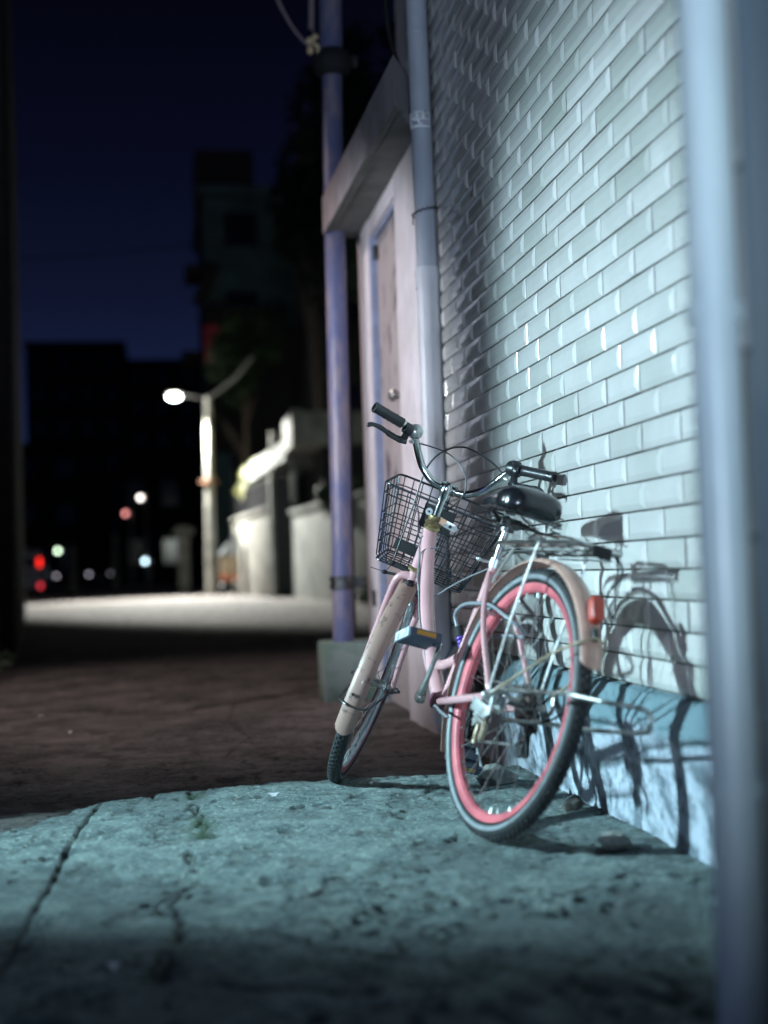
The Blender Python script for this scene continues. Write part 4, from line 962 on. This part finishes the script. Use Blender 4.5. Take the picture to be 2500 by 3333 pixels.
def vehicle(loc,label,lights,body,group=None,w_=1.75,h_=1.5,name='parked_car'):
    t_=thing(name,label,'car' if name=='parked_car' else 'van',loc,group); L=4.2
    prof=[(0,.35),(0,.95),(.12,1.02),(.55,h_-.06),(.9,h_),(2.3,h_),(3.0,1.0),(4.1,.85),(4.2,.40)] if name=='parked_car' else [(0,.3),(0,1.1),(.05,h_-.1),(.2,h_),(3.6,h_),(4.2,1.2),(4.7,1.0),(4.75,.35)]
    n=len(prof); vs=[(s_*w_/2*(1 if z<1.05 else .86),y,z) for s_ in(-1,1) for y,z in prof]; mb=MB()
    mb.add(vs,[(i,(i+1)%n,n+(i+1)%n,n+i) for i in range(n)]+[tuple(range(n)),tuple(range(2*n-1,n-1,-1))],0,False); mb.build('body',body,t_)
    for s_ in(-1,1):
        for y in(.75,3.4):
            mb=MB(); mb.lathe([(.0,-.1),(.31,-.1),(.33,-.07),(.33,.07),(.31,.1),(0,.1)],(s_*(w_/2-.08),y,.31),(1,0,0),20); mb.build('wheel',M['rubber'],t_)
    mb=MB(); mb.box((0,.26 if name=='parked_car' else .0,1.22 if name=='parked_car' else 1.45),(w_*.7,.04,.34),rot=Matrix.Rotation(R(-42 if name=='parked_car' else 0),3,'X')); mb.build('rear_window',M['glass'],t_)
    for (x,z,col,s,d) in lights:
        mb=MB(); mb.box((x,-.01,z),d,bev=.01); mb.build('tail_light' if col[0]>col[2] else 'headlight',ecol('vehicle_light',col,s),t_)
    mb=MB(); mb.box((0,-.012,.62),(.5,.02,.13)); mb.build('number_plate',M['white'],t_)
    return t_
vehicle((-6.05,60,-.035),'van with glowing red tail lights at the far left kerb',[(.78,1.42,(1,.02,.01),3.0,(.13,.03,.34)),(-.78,1.42,(1,.02,.01),3.0,(.13,.03,.34)),(.80,.42,(1,.05,.08),1.6,(.14,.03,.20)),(-.80,.42,(1,.05,.08),1.6,(.14,.03,.20))],M['vanwhite'],None,1.85,2.0,'parked_van')
vehicle((-4.6,100,-.035),'distant car with two dim grey lamps, left one of the pair',[(-.75,.95,(.62,.60,.72),2.2,(.18,.04,.18)),(.75,.95,(.62,.60,.72),1.0,(.14,.04,.14))],M['darkbuild'],'distant parked cars')
vehicle((-8.6,101,-.035),'distant car below the pale green lamp, its lamp dim grey',[(.9,.9,(.62,.58,.66),2.2,(.18,.04,.18))],M['darkbuild'],'distant parked cars')
def bollardpole(x,y,h,label):
    t_=thing('post',label,'post',(x,y,0),'pale posts beside the far road'); mb=MB(); mb.tube([(0,0,-.05),(0,0,h)],.14,14); mb.build('shaft',M['concrete'],t_); mb=MB(); mb.lathe([(.15,h),(.17,h+.02),(.15,h+.1),(.0,h+.12)],(0,0,0),(0,0,1),14); mb.build('cap',M['concrete'],t_)
bollardpole(-4.1,64,2.1,'pale post by the far road, left one, nearer the van'); bollardpole(-2.35,68,2.6,'pale post by the far road, right one, nearer the lane middle')

# ------------------------------------------------------------------ right side of the lane in the distance
def wallseg(name,p0,p1,h,th_,m_,label,cat,cap=None,zb=-.06):
    t_=thing(name,label,cat,(p0[0],p0[1],0)); a=V((p0[0],p0[1],0)); b2=V((p1[0],p1[1],0)); d=(b2-a); L=d.length; ang=math.atan2(d.y,d.x); Rz=Matrix.Rotation(ang,3,'Z')
    mb=MB(); mb.box(d/2+V((0,0,(h+zb)/2)),(L,th_,h-zb),rot=Rz,bev=.01); mb.build('wall',m_,t_)
    if cap: mb=MB(); mb.box(d/2+V((0,0,h+.05)),(L+.05,th_+.12,.1),rot=Rz,bev=.01); mb.build('coping',cap,t_)
    return t_,Rz,d
w1,Rz1,d1=wallseg('boundary_wall',(2.32,46.0),(2.95,37.3),2.35,.2,M['concrete'],'white boundary wall glaring under the street lamp','wall',M['concrete'])
mb=MB()
for k in range(26): p=d1*(k/25); mb.box(p+V((0,0,2.85)),(.03,.03,.8))
for z in (2.5,3.25): mb.box(d1/2+V((0,0,z)),(d1.length,.05,.05),rot=Rz1)
mb.box(d1/2+V((0.06,0,2.86)),(d1.length,.02,.7),rot=Rz1); mb.build('railing',M['blackgate'],w1)
gt=thing('gate','tall black metal gate between the glaring wall and the stained wall','gate',(3.05,36.9,0))
mb=MB(); 
for k in range(4): mb.box((.12*k,0,1.65),(.10,.04,3.25),bev=.008)
for z in(.2,1.7,3.2): mb.box((.18,.03,z),(.46,.04,.08))
mb.box((.18,.06,1.65),(.46,.02,3.2))
mb.build('leaf',M['blackgate'],gt)
for x_ in(-.12,.48): mb=MB(); mb.box((x_,0,1.75),(.12,.3,3.5),bev=.02); mb.build('gatepost',M['oldwall'],gt)
cn=thing('gate_canopy','pale concrete canopy slab catching light above the black gate','canopy',(2.95,36.6,3.45))
mb=MB(); v=[V(p) for p in((-.33,4.9,.0),(.32,-.1,.22),(1.5,-.1,.22),(1.0,4.9,0))]; mb.add(v+[p+V((0,0,.52)) for p in v],[(0,1,5,4),(1,2,6,5),(2,3,7,6),(3,0,4,7),(4,5,6,7),(3,2,1,0)],0,False); mb.build('slab',M['oldwall'],cn)
mb=MB(); mb.box((.22,1.6,.85),(.28,.28,.6),bev=.02); mb.build('upstand',M['concrete'],cn)
w2,_,_=wallseg('boundary_wall',(3.42,35.6),(4.4,24.5),2.15,.2,M['oldwall'],'stained grey boundary wall with weeds, between gate and violet pole','wall',M['oldwall'])
w3,_,_=wallseg('boundary_wall',(4.4,24.3),(3.4,12.5),2.0,.2,M['oldwall'],'dim plain wall just left of the lilac doorway house','wall',M['oldwall'])
ph=thing('parapet_house','low house with a pale concrete parapet over a dark recess','house',(3.25,34.5,0))
mb=MB(); mb.box((2.2,.8,4.25),(4.4,2.4,.85),bev=.02); mb.box((.12,-.45,4.25),(.28,.3,.95),bev=.02); mb.build('parapet',M['concrete'],ph)
mb=MB(); mb.box((2.6,1.0,1.85),(3.6,2.0,3.9)); mb.build('wall',M['darkbuild'],ph)
gp=thing('gatepost','stone gatepost with a broad cap left of the street lamp','gatepost',(.72,50,0))
mb=MB(); mb.box((0,0,1.05),(.42,.42,2.2),bev=.02); mb.build('shaft',M['concrete'],gp); mb=MB(); mb.lathe([(.52,2.12),(.56,2.2),(.50,2.3),(.30,2.42),(.0,2.46)],(0,0,0),(0,0,1),4,ref=(1,1,0)); mb.build('cap',M['concrete'],gp)
ct=thing('street_cart','small cart under a white sloping cover beside the lamp post','cart',(1.98,42.6,0))
mb=MB(); v=[V(p) for p in((-.28,-.4,1.25),(.32,-.4,1.25),(.32,.5,1.25),(-.28,.5,1.25),(.28,-.35,1.95),(.32,.5,1.95))]; mb.add(v,[(0,1,4),(3,5,2),(0,4,5,3),(1,2,5,4),(0,3,2,1)],0,False); mb.build('cover',M['pedalend'],ct)
mb=MB(); mb.box((.02,.05,.9),(.52,.8,.62),bev=.02); mb.build('body',M['tan'],ct); mb=MB(); mb.box((.02,-.38,.52),(.6,.06,.15),bev=.02); mb.build('bumper',M['orange'],ct)
for s_ in(-1,1): mb=MB(); mb.lathe([(.0,-.05),(.2,-.05),(.2,.05),(0,.05)],(s_*.22,.0,.17),(1,0,0),16); mb.build('wheel',M['rubber'],ct)
sh=thing('shrub','yellow lit shrub spilling over the glaring wall top','shrub',(3.3,43.5,0)); mb=MB(); 
for k in range(5): mb.tube([(rnd.uniform(-.2,.2),rnd.uniform(-.6,.6),-.05),(rnd.uniform(-.3,.3),rnd.uniform(-1,1),2.4),(rnd.uniform(-.8,.5),rnd.uniform(-1.4,1.4),3.6)],[.04,.03,.01],6)
mb.build('stem',M['bark'],sh); crown((-.3,0,3.55),(.8,2.0,.75),1500,.13,M['leafyellow'],'crown',sh,4)
sh=thing('shrub','dark green ivy bush hanging over the stained wall','shrub',(4.25,31,0)); mb=MB(); 
for k in range(5): mb.tube([(rnd.uniform(-.2,.2),rnd.uniform(-.6,.6),-.05),(rnd.uniform(-.3,.1),rnd.uniform(-1,1),1.6),(rnd.uniform(-.5,0),rnd.uniform(-1.4,1.4),2.6)],[.04,.03,.01],6)
mb.build('stem',M['bark'],sh); crown((-.25,-.5,2.35),(.7,2.2,.6),1300,.10,M['leaf'],'crown',sh,9)
crw=crown((3.92,25.6,.12),(.35,.7,.22),320,.07,M['leaf'],'weed_clump',None,11); tag(crw,'green weeds at the foot of the stained wall, behind the violet pole','weeds',kind='stuff')
crw=crown((-1.30,9.9,.06),(.28,1.0,.16),700,.035,M['leaf'],'weed_verge',None,12); tag(crw,'weedy verge at the foot of the dark building on the left','weeds',kind='stuff')
tree((2.9,47,0),8.6,(1.5,1.8,1.9),'mid green tree whose crown is lit just above the street lamp','leaf',21,2600,.15)
tree((4.4,38,0),11.5,(2.0,2.2,3.2),'tall dark tree rising behind the black gate','leafdark',22,3000,.18)
tree((5.3,31,0),12.5,(2.3,2.3,3.6),'tall dark tree nearest the violet pole, behind the parapet house','leafdark',23,3200,.18)
tree((4.6,26.5,0),6.5,(1.4,1.6,1.6),'low dark tree over the stained wall, lowest of the row','leafdark',24,2200,.13)
# buildings behind
def building(loc,size,m_,label,floors,bays,roof=None,win=True,name='apartment_block',group=None,lit=()):
    t_=thing(name,label,'building',loc,group); sx,sy,sz=size
    mb=MB(); mb.box((sx/2,sy/2,sz/2-.05),(sx,sy,sz+.1)); mb.build('wall',m_,t_)
    mb=MB(); mb.box((sx/2,sy/2,sz+.2),(sx+.5,sy+.5,.38),bev=.03); mb.build('roof',roof or m_,t_)
    if win:
        for f in range(floors):
            for b_ in range(bays):
                mb=MB(); cx=sx*(b_+.5)/bays; cz=sz*(f+.55)/floors; mb.box((cx,-.02,cz),(sx/bays*.45,.08,sz/floors*.42)); mb.build('window',M['glass'],t_)
                
    return t_
b1=building((1.95,56,0),(9,10,16.3),M['tealbuild'],'five storey block with teal painted corner and stepped dark roof',5,3)
mb=MB(); mb.box((-.35,1.2,13.2),(.9,2.6,.35)); mb.build('balcony_slab',M['darkbuild'],b1)
mb=MB(); mb.box((-.45,3,9.9),(1.1,3.,.35)); mb.build('balcony_slab',M['darkbuild'],b1)
mb=MB(); mb.box((.9,1.5,17.2),(2.4,3,2.0)); mb.build('stair_house',M['darkbuild'],b1)
mb=MB(); mb.box((.0,-.30,12.4),(.5,.5,1.6),rot=Matrix.Rotation(R(25),3,'Y')); mb.build('cladding_panel',M['darkbuild'],b1)
mb=MB(); mb.box((1.6,-.3,8.6),(3.4,.5,6.0)); mb.build('cladding_panel',M['darkbuild'],b1)
mb=MB(); mb.box((4.9,-.25,5.5),(7.6,.3,10.5)); mb.build('cladding_panel',M['darkbuild'],b1)
mb=MB(); mb.box((.25,-.58,10.0),(.7,.12,1.5),bev=.02); mb.build('sign_panel',ecol('dim_red_sign',(.5,.03,.05),.05),b1)
building((5.2,43.5,0),(7,8,15.0),M['darkbuild'],'tall dark block behind the dark trees',4,3)
building((-14.2,150,0),(10.4,12,25.9),M['darkbuild'],'far flat roofed block on the skyline, left one',7,4,group='far blocks on the skyline')
building((-3.75,152,0),(13.5,12,24.2),M['darkbuild'],'far flat roofed block on the skyline, right one beside the teal block',7,5,group='far blocks on the skyline')
building((-24,120,0),(17.5,12,12),M['darkbuild'],'low far block behind the van at the left edge',3,5)
building((-3.6,112,0),(14,8,9.5),M['darkbuild'],'low far block closing the end of the lane',2,5)
# dark building on the left edge
lbg=thing('lane_building','dark rendered building at the left edge with a brown downpipe','building',(-1.22,11.5,0))
mb=MB(); v=[V(p) for p in((0,0,-.1),(-1.33,14.5,-.1),(-6.5,14.2,-.1),(-5.5,-.3,-.1))]; mb.add(v+[p+V((0,0,9.2)) for p in v],[(0,1,5,4),(1,2,6,5),(2,3,7,6),(3,0,4,7),(4,5,6,7),(3,2,1,0)],0,False); mb.build('wall',M['leftwall'],lbg)
mb=MB(); mb.tube([(-.16,-.07,-.02),(-.17,-.07,4.0),(-.17,-.07,8.5)],.045,14); mb.build('downpipe',M['rustpipe'],lbg)
mb=MB(); mb.tube([(-.02,.16,-.02),(-.02,.16,8.5)],.03,12); mb.build('cable_trunking',M['darksteel'],lbg)
mb=MB(); mb.box((-.9,-.03,1.05),(.9,.06,2.1),bev=.01); mb.build('door',M['blackgate'],lbg)
kb=MB(); kb.box((0,0,.25),(.5,1.2,.6),bev=.02); o=kb.build('planter_box',M['leftwall']); o.location=(-1.63,8.4,0); tag(o,'low dark masonry planter at the left edge of the lane','planter')
# overhead wires across the sky
def owire(name,pts,r,label):
    mb=MB(); mb.tube(spline(pts,10),r,6); tag(mb.build(name,M['cable']),label,'cable')
owire('overhead_wire',[(-12,50,12.6),(-5,50,12.2),(2.5,50,12.9)],.03,'thin black wire crossing the night sky above the street lamp')
